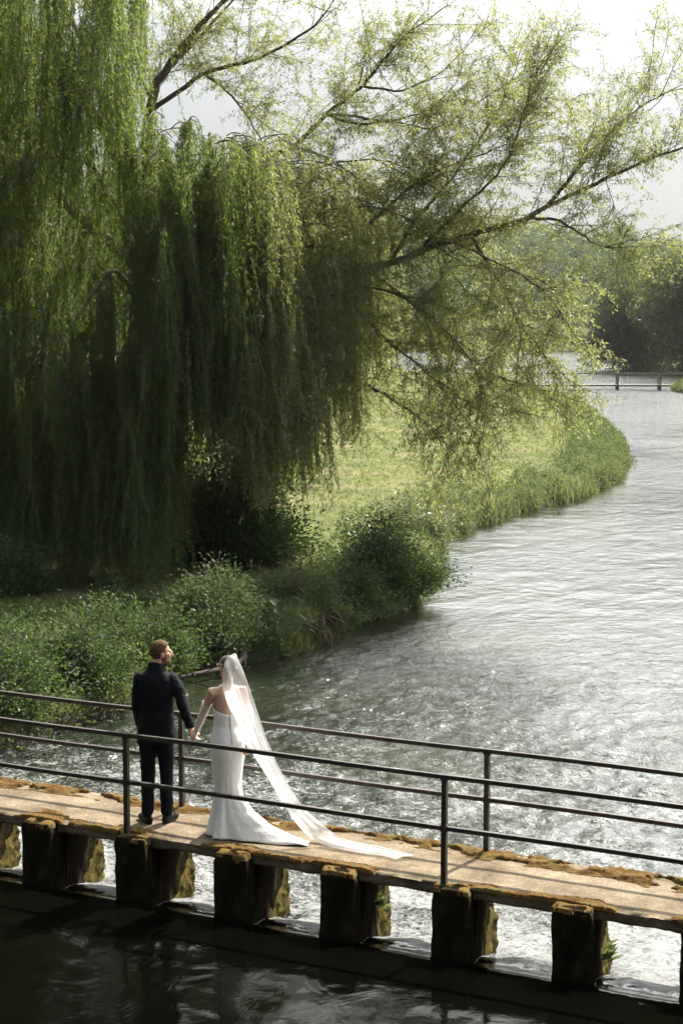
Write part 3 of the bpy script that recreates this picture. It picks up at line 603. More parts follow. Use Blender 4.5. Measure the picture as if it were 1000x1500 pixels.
def build_willow():
    mb = MB()
    tp = lerp_path([(-12.0, 19.5, -.8), (-12.1, 19.6, -.35), (-12.15, 19.75, 1.33), (-12.16, 20.01, 3.5), (-12.2, 20.24, 5.6)], 16)
    tr = np.interp(np.linspace(0, 1, 16), [0, .1, .3, 1], [.85, .58, .45, .30]); tp = tp - TB
    mb.tube(tp, list(tr), 14); link('trunk', mb.mesh('trunk'), M_bark, willow, smooth=True)
    lv = Leaves(11); lb = Leaves(12); tw = Stems(); g = np.random.default_rng(5)
    for k, (pts, r0, r1) in LIMBS.items():
        p = lerp_path(pts, 5 * len(pts)); wob = .05 * np.stack([fbm(np.arange(len(p)) * .45 + 9 * len(k), np.full(len(p), i * 7.7 + ord(k[0])), 2) for i in range(3)], 1); wob[:1] = 0
        m = MB(); m.tube(p + wob - TB, list(np.linspace(r0, r1, len(p)) * (.80 if k[0] in 'ABEGNKFD' else 1)), 9); link('limb', m.mesh('limb'), M_bark, willow, smooth=True)
    # --- open, airy boughs reaching right and up: side shoots with short twigs and loose leaves
    def shoot(base, d, L, r0, depth):
        n = 7; d = d / np.linalg.norm(d); pts = [base]; dd = d.copy()
        for i in range(n):
            dd = dd + g.normal(0, .13, 3) + np.array([0, 0, -.03 if depth else .01]); dd /= np.linalg.norm(dd); pts.append(pts[-1] + dd * L / n)
        pts = np.array(pts); tw.add(pts, r0, r0 * .3)
        if depth == 0:
            for q in range(int(L / .13)):
                i = g.uniform(1.0, n); a = int(i); b = pts[a] + (pts[min(a + 1, n)] - pts[a]) * (i - a)
                side = g.normal(0, 1, 3); side[2] = side[2] * .7 - .05; nd = d * .75 + side * .62
                shoot(b, nd, g.uniform(.35, 1.15) * (1.15 - .4 * i / n), .005, 1)
        m = int(L * (38 if depth else 14)); t = g.uniform(.15, 1, m) * n; a = np.minimum(t.astype(int), n - 1); P = pts[a] + (pts[a + 1] - pts[a]) * (t - a)[:, None]
        D = (pts[a + 1] - pts[a]); D /= np.linalg.norm(D, axis=1)[:, None]
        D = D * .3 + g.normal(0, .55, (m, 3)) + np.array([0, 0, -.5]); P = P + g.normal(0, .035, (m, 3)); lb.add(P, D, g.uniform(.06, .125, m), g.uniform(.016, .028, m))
    up = np.array([0, 0, 1.0])
    for k, dens, lo, hi, upw in [*[(k_, 4.0, .12, 1, .05) for k_ in ('N1', 'N2', 'N3', 'N5', 'N8', 'N9')], ('N4', 3, .1, 1, 0), ('N6', 2.2, .1, 1, .15), ('N7', 2.2, .1, 1, .25), ('N10', 2.5, .2, 1, .1), ('A', 2.6, .30, 1, .55), ('A2', 4, .1, 1, .5), ('A3', 4.5, .1, 1, -.1), ('A3b', 4, .1, 1, -.2), ('A4', 4, .1, 1, 0), ('B', 2.8, .25, 1, .35), ('B2', 3.5, .1, 1, .2), ('C', 2.0, .35, 1, .3), ('C2', 2, .1, 1, .3), ('D', 3.0, .1, 1, .25), ('E', 4.2, .05, 1, .5), ('E2', 4.5, .05, 1, .4), ('G', 4.2, .1, 1, .5), ('F', 4.5, .15, 1, -.05), ('K', 5, .0, 1, -.1)]:
        pts, r0, r1 = LIMBS[k]; p = lerp_path(pts, 60); L = np.linalg.norm(np.diff(p, axis=0), axis=1).sum() * 1.3
        for q in range(int(L * dens)):
            t = g.uniform(lo, hi); i = min(int(t * 59), 58); d = p[i + 1] - p[i]; d /= np.linalg.norm(d); s = g.normal(0, 1, 3)
            shoot(p[i], d * .7 + s * .55 + up * upw * g.uniform(.2, 1.4), g.uniform(.7, 2.4) * (1.1 - .35 * t), .012, 0)
        shoot(p[-1], p[-1] - p[-4], .9, .010, 0)
    # --- weeping curtains: cascades of strands hanging from arched side branches, from the crown's shell down
    rt = np.array([.8949, .4462, 0]); bk = np.array([.446, -.895, 0])          # right / towards the river, in plan
    T0 = np.array([-12.15, 19.9, 0])
    def top_z(a, b): return 14.2 - .07 * (a * a + b * b) if a < -.15 else 9.3 - .065 * a * a - .03 * b * b + .8 * float(perlin(np.array(a * .9), np.array(b * .9)))
    def bot_z(a, b):
        if a < .55: z = -.45 + .25 * max(0, -b - 1)
        elif a < 1.9: z = 1.9
        elif a < 3.4: z = .75
        elif a < 4.3: z = 1.9
        else: z = 2.9
        return z
    nc = 0
    while nc < 1260:
        th = g.uniform(0, 2 * np.pi); f = math.sqrt(g.uniform(.22, 1)); ca, cb = math.cos(th), math.sin(th)
        Rr = (5.1 if ca > 0 else 7.2); Rb = (5.4 if cb > 0 else 4.6); a = ca * Rr * f; b = cb * Rb * f
        if b < -.8 and g.random() < .74: continue
        if nc >= 1050 and (a > .5 or b < 1.5): continue                # extra low cascades at the front left
        if a < -5.6 and g.random() < .5: continue
        if a > 2.6 and g.random() < .35 + .12 * (a - 2.6): continue
        zt, zb = top_z(a, b), bot_z(a, b); zc = g.uniform(0, 1.5) * g.random() * (1 if a > .55 else .25); low = nc >= 1050
        u = g.random() ** 1.25; z0 = zt - u * max(0, (zt - zb - 2.0)) + g.normal(0, .25)
        if low: z0 = g.uniform(1.6, 4.6)
        if .55 < a < 1.9 and b > 0: z0 = max(z0, 4.2 + g.uniform(0, 1))
        base = T0 + rt * a + bk * b + up * z0
        out = rt * ca * 1.0 + bk * cb + g.normal(0, .35, 3) * np.array([1, 1, 0]); out /= np.linalg.norm(out)
        L = g.uniform(.8, 2.0); n = 8; br = []; pos = base - out * L * .6 - up * .15; dv = out * .85 + up * g.uniform(.1, .55)
        for i in range(n):
            br.append(pos.copy()); dv = dv / np.linalg.norm(dv); pos = pos + dv * L / n; dv = dv + np.array([0, 0, -.2]) + g.normal(0, .05, 3)
        br = np.array(br); tw.add(br, .016, .006)
        ns = int(g.integers(8, 17)) if a < 2.6 else int(g.integers(4, 10)); ln = g.uniform(1.8, 4.6)
        wdir = g.normal(0, .12, 3) * np.array([1, 1, 0]) + out * .10
        for s_ in range(ns):
            i = g.uniform(1, n - 1.01); j = int(i); st = br[j] + (br[j + 1] - br[j]) * (i - j) + g.normal(0, .03, 3)
            dv = (br[j + 1] - br[j]); dv = dv / np.linalg.norm(dv) + g.normal(0, .25, 3)
            le = ln * g.uniform(.45, 1.1); m = max(4, int(le / .22)); pts = [st]; q = g.normal(0, .05, 3)
            zlim = zb + zc + g.uniform(-.1, .9)
            for t in range(m):
                dv = dv * .55 + np.array([0, 0, -.62]) + wdir * .35 * (1 - t / m) + g.normal(0, .10, 3) * np.array([1, 1, .3]) + q; dv /= np.linalg.norm(dv)
                pts.append(pts[-1] + dv * .22)
                if pts[-1][2] < zlim: break
            pts = np.array(pts); 
            if g.random() < .6: tw.add(pts[::2] if len(pts) > 5 else pts, .0045, .002)
            m = len(pts) - 1; kk = int(m * .22 * 46); t = g.uniform(0, m - .001, kk); a_ = t.astype(int); P = pts[a_] + (pts[a_ + 1] - pts[a_]) * (t - a_)[:, None]
            D = (pts[a_ + 1] - pts[a_]) * 2.2 + g.normal(0, .42, (kk, 3)) + np.array([0, 0, -.25])
            (lb if a > 2.3 + g.normal(0, .5) else lv).add(P + g.normal(0, .012, (kk, 3)), D, g.uniform(.065, .125, kk), g.uniform(.014, .024, kk))  # right-hand strands take the leaf colour with sunlight painted in
        nc += 1
    link('twigs', tw.mesh('twigs', TB), M_twig, willow); link('bough_foliage', lb.mesh('bough_foliage', TB), M_willow_sunlit, willow)
    cr = link('crown', lv.mesh('crown', TB), M_willow, willow); print('willow leaves', len(cr.data.polygons))
build_willow()

M_herb2 = leafmat('weed_leaf', [(.035, .06, .02), (.07, .095, .035), (.12, .135, .06)], [(.08, .13, .03), (.14, .19, .05), (.2, .23, .08)], .4, .02, .5)
# ---- bushes and plants on the bank
def gz(x, y): return float(ground_z(np.array([x], float), np.array([y], float))[0])
def bush(name, label, cat, c, rx, ry, h, stems, per, ll, lw, m, spread=.5, group=None, seed=0, upright=False, droop=.1, z=None):
    """stems fan from the root and carry leaves; a second set of short side sprays fills the outline unevenly"""
    g = np.random.default_rng(100 + seed); z0 = gz(*c) if z is None else z
    base = np.array([c[0], c[1], z0 - .05]); root = thing(name, tuple(base), label, cat, group); lv = Leaves(seed + 300); st = Stems()
    nc = int(4 + 5 * rx); cth = g.uniform(0, 2 * np.pi, nc); cf = np.sqrt(g.random(nc)); chh = g.uniform(.55, 1.18, nc); cl_ = g.uniform(.75, 1.3, nc)
    for i in range(stems):
        q = int(g.integers(0, nc)); cx_, cy_ = math.cos(cth[q]) * cf[q] + g.normal(0, .22), math.sin(cth[q]) * cf[q] + g.normal(0, .22); f = min(1.05, math.hypot(cx_, cy_)); e = np.array([cx_ * rx, cy_ * ry, 0])
        hh = h * chh[q] * (1 - (.7 if not upright else .3) * f * f) * g.uniform(.55, 1.2); e = e * g.uniform(.7, 1.25); b0 = e * (.38 if not upright else .55)
        n = 7; t = np.linspace(0, 1, n)[:, None]; p = b0 + (e - b0) * t ** 1.3 + np.array([0, 0, 1.0]) * hh * (t * (1 + droop) - droop * t ** 3) + np.cumsum(g.normal(0, .02, (n, 3)), 0)
        st.add(p, .006 + .004 * h, .003)
        kk = int(per * g.uniform(.6, 1.3)); tt = g.beta(1.35, 1.1, kk) * (n - 1.001); a = tt.astype(int); P = p[a] + (p[a + 1] - p[a]) * (tt - a)[:, None]
        off = g.normal(0, 1, (kk, 3)) * np.array([1, 1, .5]) * (.10 + .06 * h); D = off + np.array([0, 0, .15]) * (.1 + .1 * h) + np.array([e[0], e[1], 0]) * .06
        lv.add(P + off * .75, D + g.normal(0, .05, (kk, 3)), g.uniform(.6, 1.2, kk) * ll * cl_[q], g.uniform(.7, 1.2, kk) * lw * cl_[q])
    link('stem', st.mesh('stem'), M_twig, root); link('foliage', lv.mesh('foliage'), m, root); return root
B = 'bushes along the left bank'
bush('nettle_clump', 'big tangled clump of nettles at the left edge of the picture behind the railing', 'bush', (-6.75, 6.3), 1.6, 1.7, 1.05, 330, 62, .085, .038, M_bush, seed=1, upright=True)
bush('nettle_clump', 'dense green bush overhanging the water directly left of the man', 'bush', (-6.25, 8.3), 1.0, 1.0, 1.15, 190, 60, .08, .036, M_bush, seed=2)
bush('nettle_clump', 'low nettle clump farther left, behind the clump by the railing', 'bush', (-9.0, 9.6), 1.6, 1.0, .7, 120, 50, .08, .035, M_bush, seed=3, upright=True)
bush('bush', 'bright leafy bush just above the man in the picture, under hanging willow tips', 'bush', (-7.2, 10.6), 1.1, .9, 1.05, 150, 60, .085, .036, M_bush, seed=4)
bush('bush', 'tall pale green leafy bush above the gap between man and woman', 'bush', (-6.45, 12.5), .9, .9, 1.4, 190, 66, .085, .034, M_pale, seed=5)
bush('bush', 'low green undergrowth between the tall pale bush and the willow', 'bush', (-8.6, 12.6), 1.2, .8, .7, 110, 50, .08, .034, M_bush, seed=6)
bush('bush', 'fine-leaved green hump of herbs right of the broad-leaved dock', 'bush', (-6.2, 15.4), .95, 1.15, 1.15, 230, 60, .085, .024, M_herb2, seed=7)
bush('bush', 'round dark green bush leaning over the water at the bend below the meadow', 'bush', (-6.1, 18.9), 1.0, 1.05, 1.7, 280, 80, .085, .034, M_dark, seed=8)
bush('bush', 'loose lighter green bush behind the round dark bush at the meadow edge', 'bush', (-7.2, 21.4), .95, 1.0, 1.35, 150, 60, .09, .026, M_herb, seed=9)
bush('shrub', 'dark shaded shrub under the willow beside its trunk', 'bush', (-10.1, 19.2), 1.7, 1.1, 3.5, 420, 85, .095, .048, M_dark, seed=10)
bush('shrub', 'small leafy shrub in deep shade at the far left under the willow', 'bush', (-11.6, 13.5), .75, .6, 1.2, 110, 60, .085, .04, M_bush, seed=11)
bush('shrub', 'slim light green sapling at the edge of the meadow right of the dark shrub', 'bush', (-10.0, 20.6), .55, .5, 1.9, 80, 55, .09, .03, M_herb, seed=12)
bush('herb_clump', 'clump of tall herbs on the water edge below the sunny meadow', 'bush', (-8.8, 26.4), .9, 1.4, 1.2, 130, 50, .12, .024, M_herb, seed=13, upright=True)
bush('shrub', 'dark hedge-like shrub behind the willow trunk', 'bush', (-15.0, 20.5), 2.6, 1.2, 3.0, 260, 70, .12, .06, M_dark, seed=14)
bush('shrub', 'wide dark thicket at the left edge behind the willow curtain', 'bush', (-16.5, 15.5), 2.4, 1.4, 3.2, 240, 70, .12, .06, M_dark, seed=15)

bush('bush', 'low leafy bush hanging over the water behind the dead branch', 'bush', (-6.2, 10.2), .75, .9, 1.0, 120, 55, .08, .034, M_bush, seed=16)
bush('bush', 'small pale bush at the water edge between the pale leafy bush and the dock', 'bush', (-5.95, 11.9), .6, .7, .95, 90, 55, .08, .032, M_pale, seed=17)
bush('bush', 'dark weedy bush on the bank between the hump of herbs and the round dark bush', 'bush', (-6.1, 17.1), .8, .8, 1.15, 120, 60, .085, .030, M_bush, seed=18)
def dock_plant():
    c = np.array([-5.95, 13.5, gz(-5.95, 13.5)]); root = thing('dock_plant', tuple(c), 'dark plant with broad drooping leaves at the water edge beside the hump of herbs', 'plant'); g = np.random.default_rng(9); mb = MB(); st = Stems()
    for i in range(46):
        th = g.uniform(0, 2 * np.pi); L = g.uniform(.30, .48); r0 = g.uniform(.05, .35); zb = g.uniform(.05, .75); d = np.array([math.cos(th), math.sin(th), 0]); s = np.array([-d[1], d[0], 0]); b = d * r0 + np.array([0, 0, zb])
        V = []; n = 6
        for k in range(n + 1):
            t = k / n; wd = .085 * math.sin(math.pi * min(1, t * .95 + .05)) ** .7; q = b + d * L * t + np.array([0, 0, .25 * t - .42 * t * t]) * L * 1.6
            V += [q - s * wd + np.array([0, 0, .02]), q, q + s * wd + np.array([0, 0, .02])]
        F = []
        for k in range(n):
            a = k * 3; F += [(a, a + 1, a + 4, a + 3), (a + 1, a + 2, a + 5, a + 4)]
        mb.add(V, F); st.add([(0, 0, -.05), tuple(d * r0 * .6 + np.array([0, 0, zb * .7])), tuple(b)], .01, .006)
    link('leaf_rosette', mb.mesh('leaf_rosette'), M_bush, root, smooth=True); link('stem', st.mesh('stem'), M_twig, root)
dock_plant()

def fallen_branch():
    c = (-5.4, 10.6, -.95); root = thing('fallen_branch', c, 'grey dead branch lying in the water along the bank between the couple', 'branch'); mb = MB(); g = np.random.default_rng(2)
    p = lerp_path([(-.6, -1.0, -.06), (-.25, -.4, .05), (0, .4, .06), (0, 1.0, .10), (-.3, 1.6, .12)], 18); mb.tube(p, list(np.linspace(.03, .065, 18)), 8); link('bough', mb.mesh('bough'), M_deadwood, root, smooth=True)
    for i in range(16):
        m2 = MB(); k = int(g.integers(0, 16)); d = np.array([g.uniform(.2, 1), g.normal(-.4, .5), g.uniform(-.12, .35)]); L = g.uniform(.3, .8); m2.tube(lerp_path([p[k], p[k] + d * L * .5 + g.normal(0, .04, 3), p[k] + d * L], 6), list(np.linspace(.014, .005, 6)), 5); link('twig', m2.mesh('twig'), M_deadwood, root)
fallen_branch()
def bank_roots():
    c = (-5.3, 14.4, -.9); root = bpy.data.objects.new('exposed_roots', None); g = np.random.default_rng(4); mb = MB()
    for i in range(26):
        a = np.array([g.normal(-.15, .12), g.normal(0, .45), g.uniform(.05, .4)]); b = a + np.array([g.uniform(.1, .4), g.normal(0, .2), -g.uniform(.1, .45)]); mb.tube(lerp_path([a, (a + b) / 2 + g.normal(0, .05, 3), b], 6), list(np.linspace(.02, .008, 6)), 5)
    o = link('exposed_roots', mb.mesh('exposed_roots'), simple('rusty_root', [(.3, (.035, .02, .012)), (.7, (.10, .062, .036))], 8, .9, .4), None, loc=c); tag(o, 'tangle of reddish brown roots at the water edge below the hump of herbs', 'roots')
bank_roots()
def wall_fern(loc, label, n, L, seed):
    g = np.random.default_rng(seed); lv = Leaves(seed); k = n
    th = g.uniform(-1.2, 1.4, k); D = np.stack([np.cos(th) * .8, np.sin(th) * .6, g.uniform(.0, .9, k)], 1); lv.add(g.normal(0, .03, (k, 3)), D, g.uniform(.6, 1.2, k) * L, np.full(k, L * .22))
    o = link('fern_tuft', lv.mesh('fern_tuft'), M_herb, None, loc=loc); tag(o, label, 'fern', 'ferns rooted on the bridge piers')
wall_fern((2.17 + .12, .72, -.55), 'small green fern on the pier just right of the veil end', 60, .14, 1)
wall_fern((4.345 + .14, .70, -.66), 'small green fern on the second pier from the right', 50, .13, 2)

# ---- grass of the meadow and herbs along its edge
def sample_land(n, x0, x1, y0, y1, lo, hi, seed, pw):
    g = np.random.default_rng(seed); out = []
    tot = 0
    while tot < n:
        k = 60000; y = y0 + (y1 - y0) * g.random(k) ** pw; x = g.uniform(x0, x1, k)
        dx, dy = x - CAMP[0], y - CAMP[1]; az = np.degrees(np.arctan2(dx, dy)); ok = (az > -39.5) & (az < -13.5)
        x, y = x[ok], y[ok]; s = shore_sd(x, y); ok = (s > lo) & (s < hi); out.append(np.stack([x[ok], y[ok]], 1)); tot += ok.sum()
    return np.concatenate(out)[:n], g
def blades(P, g, h, wd, nb, lean):
    n = len(P) * nb; b = np.repeat(P, nb, 0); b = b + g.normal(0, .05, b.shape); z = ground_z(b[:, 0], b[:, 1]) - .02; hh = np.repeat(h, nb) * g.uniform(.55, 1.15, n)
    th = g.uniform(0, 2 * np.pi, n); l = g.uniform(.1, lean, n) * hh; s = np.stack([-np.sin(th), np.cos(th), np.zeros(n)], 1) * wd * .5; B_ = np.column_stack([b, z])
    V = np.empty((n, 4, 3)); mid = B_ + np.stack([np.cos(th) * l * .35, np.sin(th) * l * .35, hh * .55], 1); tip = B_ + np.stack([np.cos(th) * l, np.sin(th) * l, hh], 1)
    V[:, 0] = B_ ; V[:, 1] = mid + s; V[:, 2] = tip; V[:, 3] = mid - s; return V.reshape(-1, 3), quad_faces(n)
P, g = sample_land(42000, -60, -5.5, 9, 165, .1, 60, 21, 1.7)
d = np.hypot(P[:, 0] - CAMP[0], P[:, 1] - CAMP[1]); V, F = blades(P, g, np.clip(.09 + .07 * fbm(P[:, 0] * .5, P[:, 1] * .5, 3) + d * .0004, .05, .4), .02, 5, 1.0)
tag(link('meadow_grass', np_mesh('meadow_grass', V, F), M_grass), 'sunlit yellow-green grass of the meadow inside the river bend', 'grass', kind='stuff')
P, g = sample_land(16000, -60, -5.2, 13, 165, -.12, 1.7, 22, 1.5)
s_ = shore_sd(P[:, 0], P[:, 1]); V, F = blades(P, g, np.clip(.38 + .45 * fbm(P[:, 0] * .6, P[:, 1] * .6, 3) - .08 * s_, .12, 1.0), .026, 6, .8)
tag(link('bank_herbs', np_mesh('bank_herbs', V, F), M_herb), 'tall rough grass and herbs along the edge of the meadow', 'grass', kind='stuff')
def bank_weeds():
    P, g = sample_land(1700, -60, -5.0, 5, 165, -.3, 2.4, 27, 1.6); lv = Leaves(55)
    z = ground_z(P[:, 0], P[:, 1]); d = np.hypot(P[:, 0] - CAMP[0], P[:, 1] - CAMP[1])
    for (x, y), z0, dd in zip(P, z, d):
        r = g.uniform(.12, .38); h = g.uniform(.2, .75); k = int(g.integers(50, 110)); v = g.normal(0, 1, (k, 3)); v[:, 2] = np.abs(v[:, 2]); v /= np.linalg.norm(v, axis=1)[:, None]
        lv.add(np.array([x, y, z0]) + v * np.array([r, r, h]) * g.uniform(.5, 1.05, (k, 1)), v + g.normal(0, .6, (k, 3)), g.uniform(.05, .10, k) * (1 + dd * .006), g.uniform(.022, .04, k) * (1 + dd * .006))
    tag(link('bank_weeds', lv.mesh('bank_weeds'), M_herb2), 'low leafy weeds crowding the water edge of the meadow', 'weeds', kind='stuff')
bank_weeds()
P, g = sample_land(4000, -9.5, -5.2, 9.5, 20, -.15, 2.2, 23, 1.0)
V, F = blades(P, g, np.clip(.26 + .2 * fbm(P[:, 0], P[:, 1], 3), .1, .6), .018, 6, .9)
tag(link('bank_grass', np_mesh('bank_grass', V, F), M_bush), 'rank green grass between the bushes on the left bank', 'grass', kind='stuff')

# ---- far footbridge across the river
fb = thing('far_footbridge', (-38.5, 140, -1.0), 'low timber footbridge with a single handrail crossing the river in the distance', 'footbridge')
fdir = np.array([.8949, .4462, 0]); fn = np.array([-.4462, .8949, 0])
def fbar(name, t0, t1, z0, z1, wd, y=0):
    mb = MB(); V = []
    for t in (t0, t1):
        for (a, z) in ((-wd, z0), (wd, z0), (wd, z1), (-wd, z1)): V.append(fdir * t + fn * (a + y) + np.array([0, 0, z]))
    mb.add(V, [(0, 1, 2, 3), (7, 6, 5, 4), (0, 4, 5, 1), (1, 5, 6, 2), (2, 6, 7, 3), (3, 7, 4, 0)]); link(name, mb.mesh(name), M_farrail, fb)
fbar('deck', -21, 8, .30, .44, .55); fbar('handrail', -21, 8, 1.42, 1.52, .05, -.5); fbar('handrail', -21, 8, 1.40, 1.50, .05, .5)
for t in np.arange(-20, 8, 3.9):
    fbar('post', t - .07, t + .07, .44, 1.42, .06, -.5); fbar('post', t - .07, t + .07, .44, 1.40, .06, .5); fbar('pile', t - .12, t + .12, -1.5, .30, .4)

# ---- far trees
def far_tree(name, label, c, rx, h, n, ll, m, seed, group=None, lobes=14, squash=.8, trunk_h=.25):
    g = np.random.default_rng(500 + seed); z0 = gz(*c); root = thing(name, (c[0], c[1], z0), label, 'tree', group); lv = Leaves(seed)
    st = Stems(); cs = []
    for i in range(lobes):
        th = g.uniform(0, 2 * np.pi); f = math.sqrt(g.random()); u = g.uniform(.0, 1); rr = rx * (.62 if u > .7 else .75) * f
        cs.append((math.cos(th) * rr, math.sin(th) * rr, h * (trunk_h + (1 - trunk_h) * (.12 + .74 * u)), rx * g.uniform(.26, .5)))
    for (x, y, z, r) in cs:
        st.add([(0, 0, -.3), (x * .3, y * .3, z * .5), (x, y, z)], .04 * h * .35, .02)
        k = n // lobes; v = g.normal(0, 1, (k, 3)); v /= np.linalg.norm(v, axis=1)[:, None]; rad = r * g.uniform(.35, 1.08, k) ** .5
        P = np.array([x, y, z]) + v * rad[:, None] * np.array([1, 1, squash]); P[:, 2] = np.maximum(P[:, 2], -.55 if trunk_h < 0 else .1); lv.add(P, v + g.normal(0, .7, (k, 3)), g.uniform(.6, 1.3, k) * ll, g.uniform(.6, 1.2, k) * ll * .55)
    link('trunk', st.mesh('trunk'), M_bark, root); link('crown', lv.mesh('crown'), m, root); return root
far_tree('sallow_tree', 'wide grey-green sallow overhanging the far right bank, its rounded left side over the water', (-59.0, 212), 7.6, 14.2, 36000, .40, M_sallow, 1, lobes=48, trunk_h=-.14)
far_tree('sallow_tree', 'taller sallow cut by the right edge of the picture, nearer than the rounded one', (-47.5, 200), 7.5, 16.5, 34000, .40, M_sallow, 2, lobes=48, trunk_h=-.14)
M_bare = leafmat('thin_grey_leaf', [(.10, .085, .065), (.14, .12, .09), (.16, .15, .10)], [(.10, .09, .06), (.13, .12, .08), (.15, .15, .09)], .3, .02)
FT = [('bare_tree', 'thin grey nearly leafless tree standing on the far bank below the hill', (-150, 392), 5.5, 19, 2600, .5, M_bare),
      ('poplar_tree', 'tall thin grey tree right beside the nearly leafless one', (-139, 398), 4.0, 21, 2200, .5, M_bare),
      ('conifer_tree', 'dark blue-green tree on the far bank left of the sallow', (-118, 382), 4.5, 15, 3500, .55, M_dark),
      ('willow_bush', 'rounded light green tree on the far bank between grey trees and dark tree', (-131, 380), 5.0, 11, 3500, .5, M_farleaf),
      ('alder_tree', 'mid green tree on the far bank behind the willow limb tips', (-166, 388), 6.0, 14, 3500, .55, M_farleaf),
      ('alder_tree', 'broad green tree at the foot of the hill behind the hanging bough', (-184, 395), 7.0, 16, 3500, .6, M_farleaf)]
for i, (nm, lb, c, rx, h, n, ll, m) in enumerate(FT): far_tree(nm, lb, c, rx, h, n, ll, m, 20 + i, lobes=18)
def woodland():
    g = np.random.default_rng(77); lv = Leaves(78); n = 0
    while n < 1500:
        az = R(g.uniform(-42, -11)); r = g.uniform(405, 640); x = CAMP[0] + r * math.sin(az); y = CAMP[1] + r * math.cos(az); z = gz(x, y)
        h = g.uniform(9, 15); rx = g.uniform(3.0, 5.5); k = 110; v = g.normal(0, 1, (k, 3)); v /= np.linalg.norm(v, axis=1)[:, None]; rad = g.uniform(.4, 1.08, k) ** .5
        P = np.array([x, y, z + h * .6]) + v * rad[:, None] * np.array([rx, rx, h * .45]); lv.add(P, v + g.normal(0, .7, (k, 3)), g.uniform(.7, 1.5, k) * 1.25, g.uniform(.6, 1.2, k) * .8); n += 1
    tag(link('woodland', lv.mesh('woodland'), M_farleaf), 'hazy wood covering the hill beyond the river', 'woodland', kind='stuff')
woodland()
P, g = sample_land(1, -60, -5.2, 13, 165, 0, 50, 1, 1)
def reeds():
    g = np.random.default_rng(31); k = 60000; x = g.uniform(-330, -60, k); y = g.uniform(300, 410, k); s = shore_sd(x, y); ok = (s > -.5) & (s < 16); P = np.stack([x[ok], y[ok]], 1)[:12000]
    V, F = blades(P, g, np.full(len(P), 2.0) * g.uniform(.7, 1.2, len(P)), .14, 3, .3)
    tag(link('reed_bed', np_mesh('reed_bed', V, F), simple('dry_reed', [(.3, (.17, .14, .075)), (.7, (.27, .23, .13))], 2, .9, 0)), 'pale dry reeds along the far bank', 'reeds', kind='stuff')
reeds()
# ------------------------------------------------------------------ the couple
class Frame:
    """local frame standing at a base point, facing azimuth az (degrees from +y towards +x)"""
    def __init__(s, base, az): s.b = np.array(base, float); a = R(az); s.r = np.array([math.cos(a), -math.sin(a), 0]); s.f = np.array([math.sin(a), math.cos(a), 0]); s.rot = Matrix((s.r, s.f, (0, 0, 1))).transposed()
    def __call__(s, x, y, z): return s.b + s.r * x + s.f * y + np.array([0, 0, z])
def ring(fr, z, rx, ry, cx=0, cy=0, n=28, e=2.4):
    out = []
    for k in range(n):
        a = 2 * math.pi * k / n; c, s = math.cos(a), math.sin(a)
        out.append(fr(cx + rx * abs(c) ** (2 / e) * (1 if c > 0 else -1), cy + ry * abs(s) ** (2 / e) * (1 if s > 0 else -1), z))
    return out
def hand(mb, wrist, d, nrm, side, curl=22, sc=1.0):
    """palm, four unequal curled fingers and a thumb leaving the side of the palm"""
    w_ = np.array(wrist, float); d = np.array(d, float); d /= np.linalg.norm(d); nrm = np.array(nrm, float); nrm -= d * (nrm @ d); nrm /= np.linalg.norm(nrm); t = np.cross(d, nrm) * side
    for i, (o, L) in enumerate(((.030, .072), (.011, .080), (-.009, .075), (-.027, .060))):
        k = w_ + (d * .082 + t * o) * sc; mb.capsule([w_ + t * o * .55 * sc, k], [.017 * sc, .0125 * sc], 8)
        p = k; dd = d.copy(); pts = [k]; a = R(curl + 4 * i)
        for f_ in (.46, .31, .23):
            dd = dd * math.cos(a) + nrm * math.sin(a) * 1.0; dd /= np.linalg.norm(dd); p = p + dd * L * f_ * sc; pts.append(p)
        mb.capsule(pts, [.0105 * sc, .0098 * sc, .009 * sc, .008 * sc], 8)
    b = w_ + (d * .02 + t * .022) * sc; p1 = b + (d * .035 + t * .03 + nrm * .012) * sc; p2 = p1 + (d * .032 + t * .006 + nrm * .012) * sc
    mb.capsule([b, p1, p2], [.015 * sc, .012 * sc, .0095 * sc], 8)
def head(mb, H, female=False):
    k = .93 if female else 1.0; q = lambda *a: H(*(x * k for x in a)); rr = lambda *a: tuple(x * k for x in a)
    mb.ell(q(0, -.012, .03), rr(.076, .095, .088), H.rot, 24, 16); mb.ell(q(0, .032, -.03), rr(.060, .064, .082), H.rot); mb.ell(q(0, .055, -.088), rr(.036, .036, .028), H.rot)
    mb.capsule([q(0, .092, .012), q(0, .113, -.028)], [.009 * k, .0135 * k], 8); mb.ell(q(0, .078, .025), rr(.048, .018, .012), H.rot); mb.ell(q(0, .089, -.060), rr(.022, .011, .010), H.rot)
    for s in (-1, 1):
        mb.ell(q(.077 * s, -.004, -.008), rr(.011, .020, .031), H.rot, 12, 8); mb.ell(q(.038 * s, .066, -.025), rr(.024, .022, .026), H.rot)
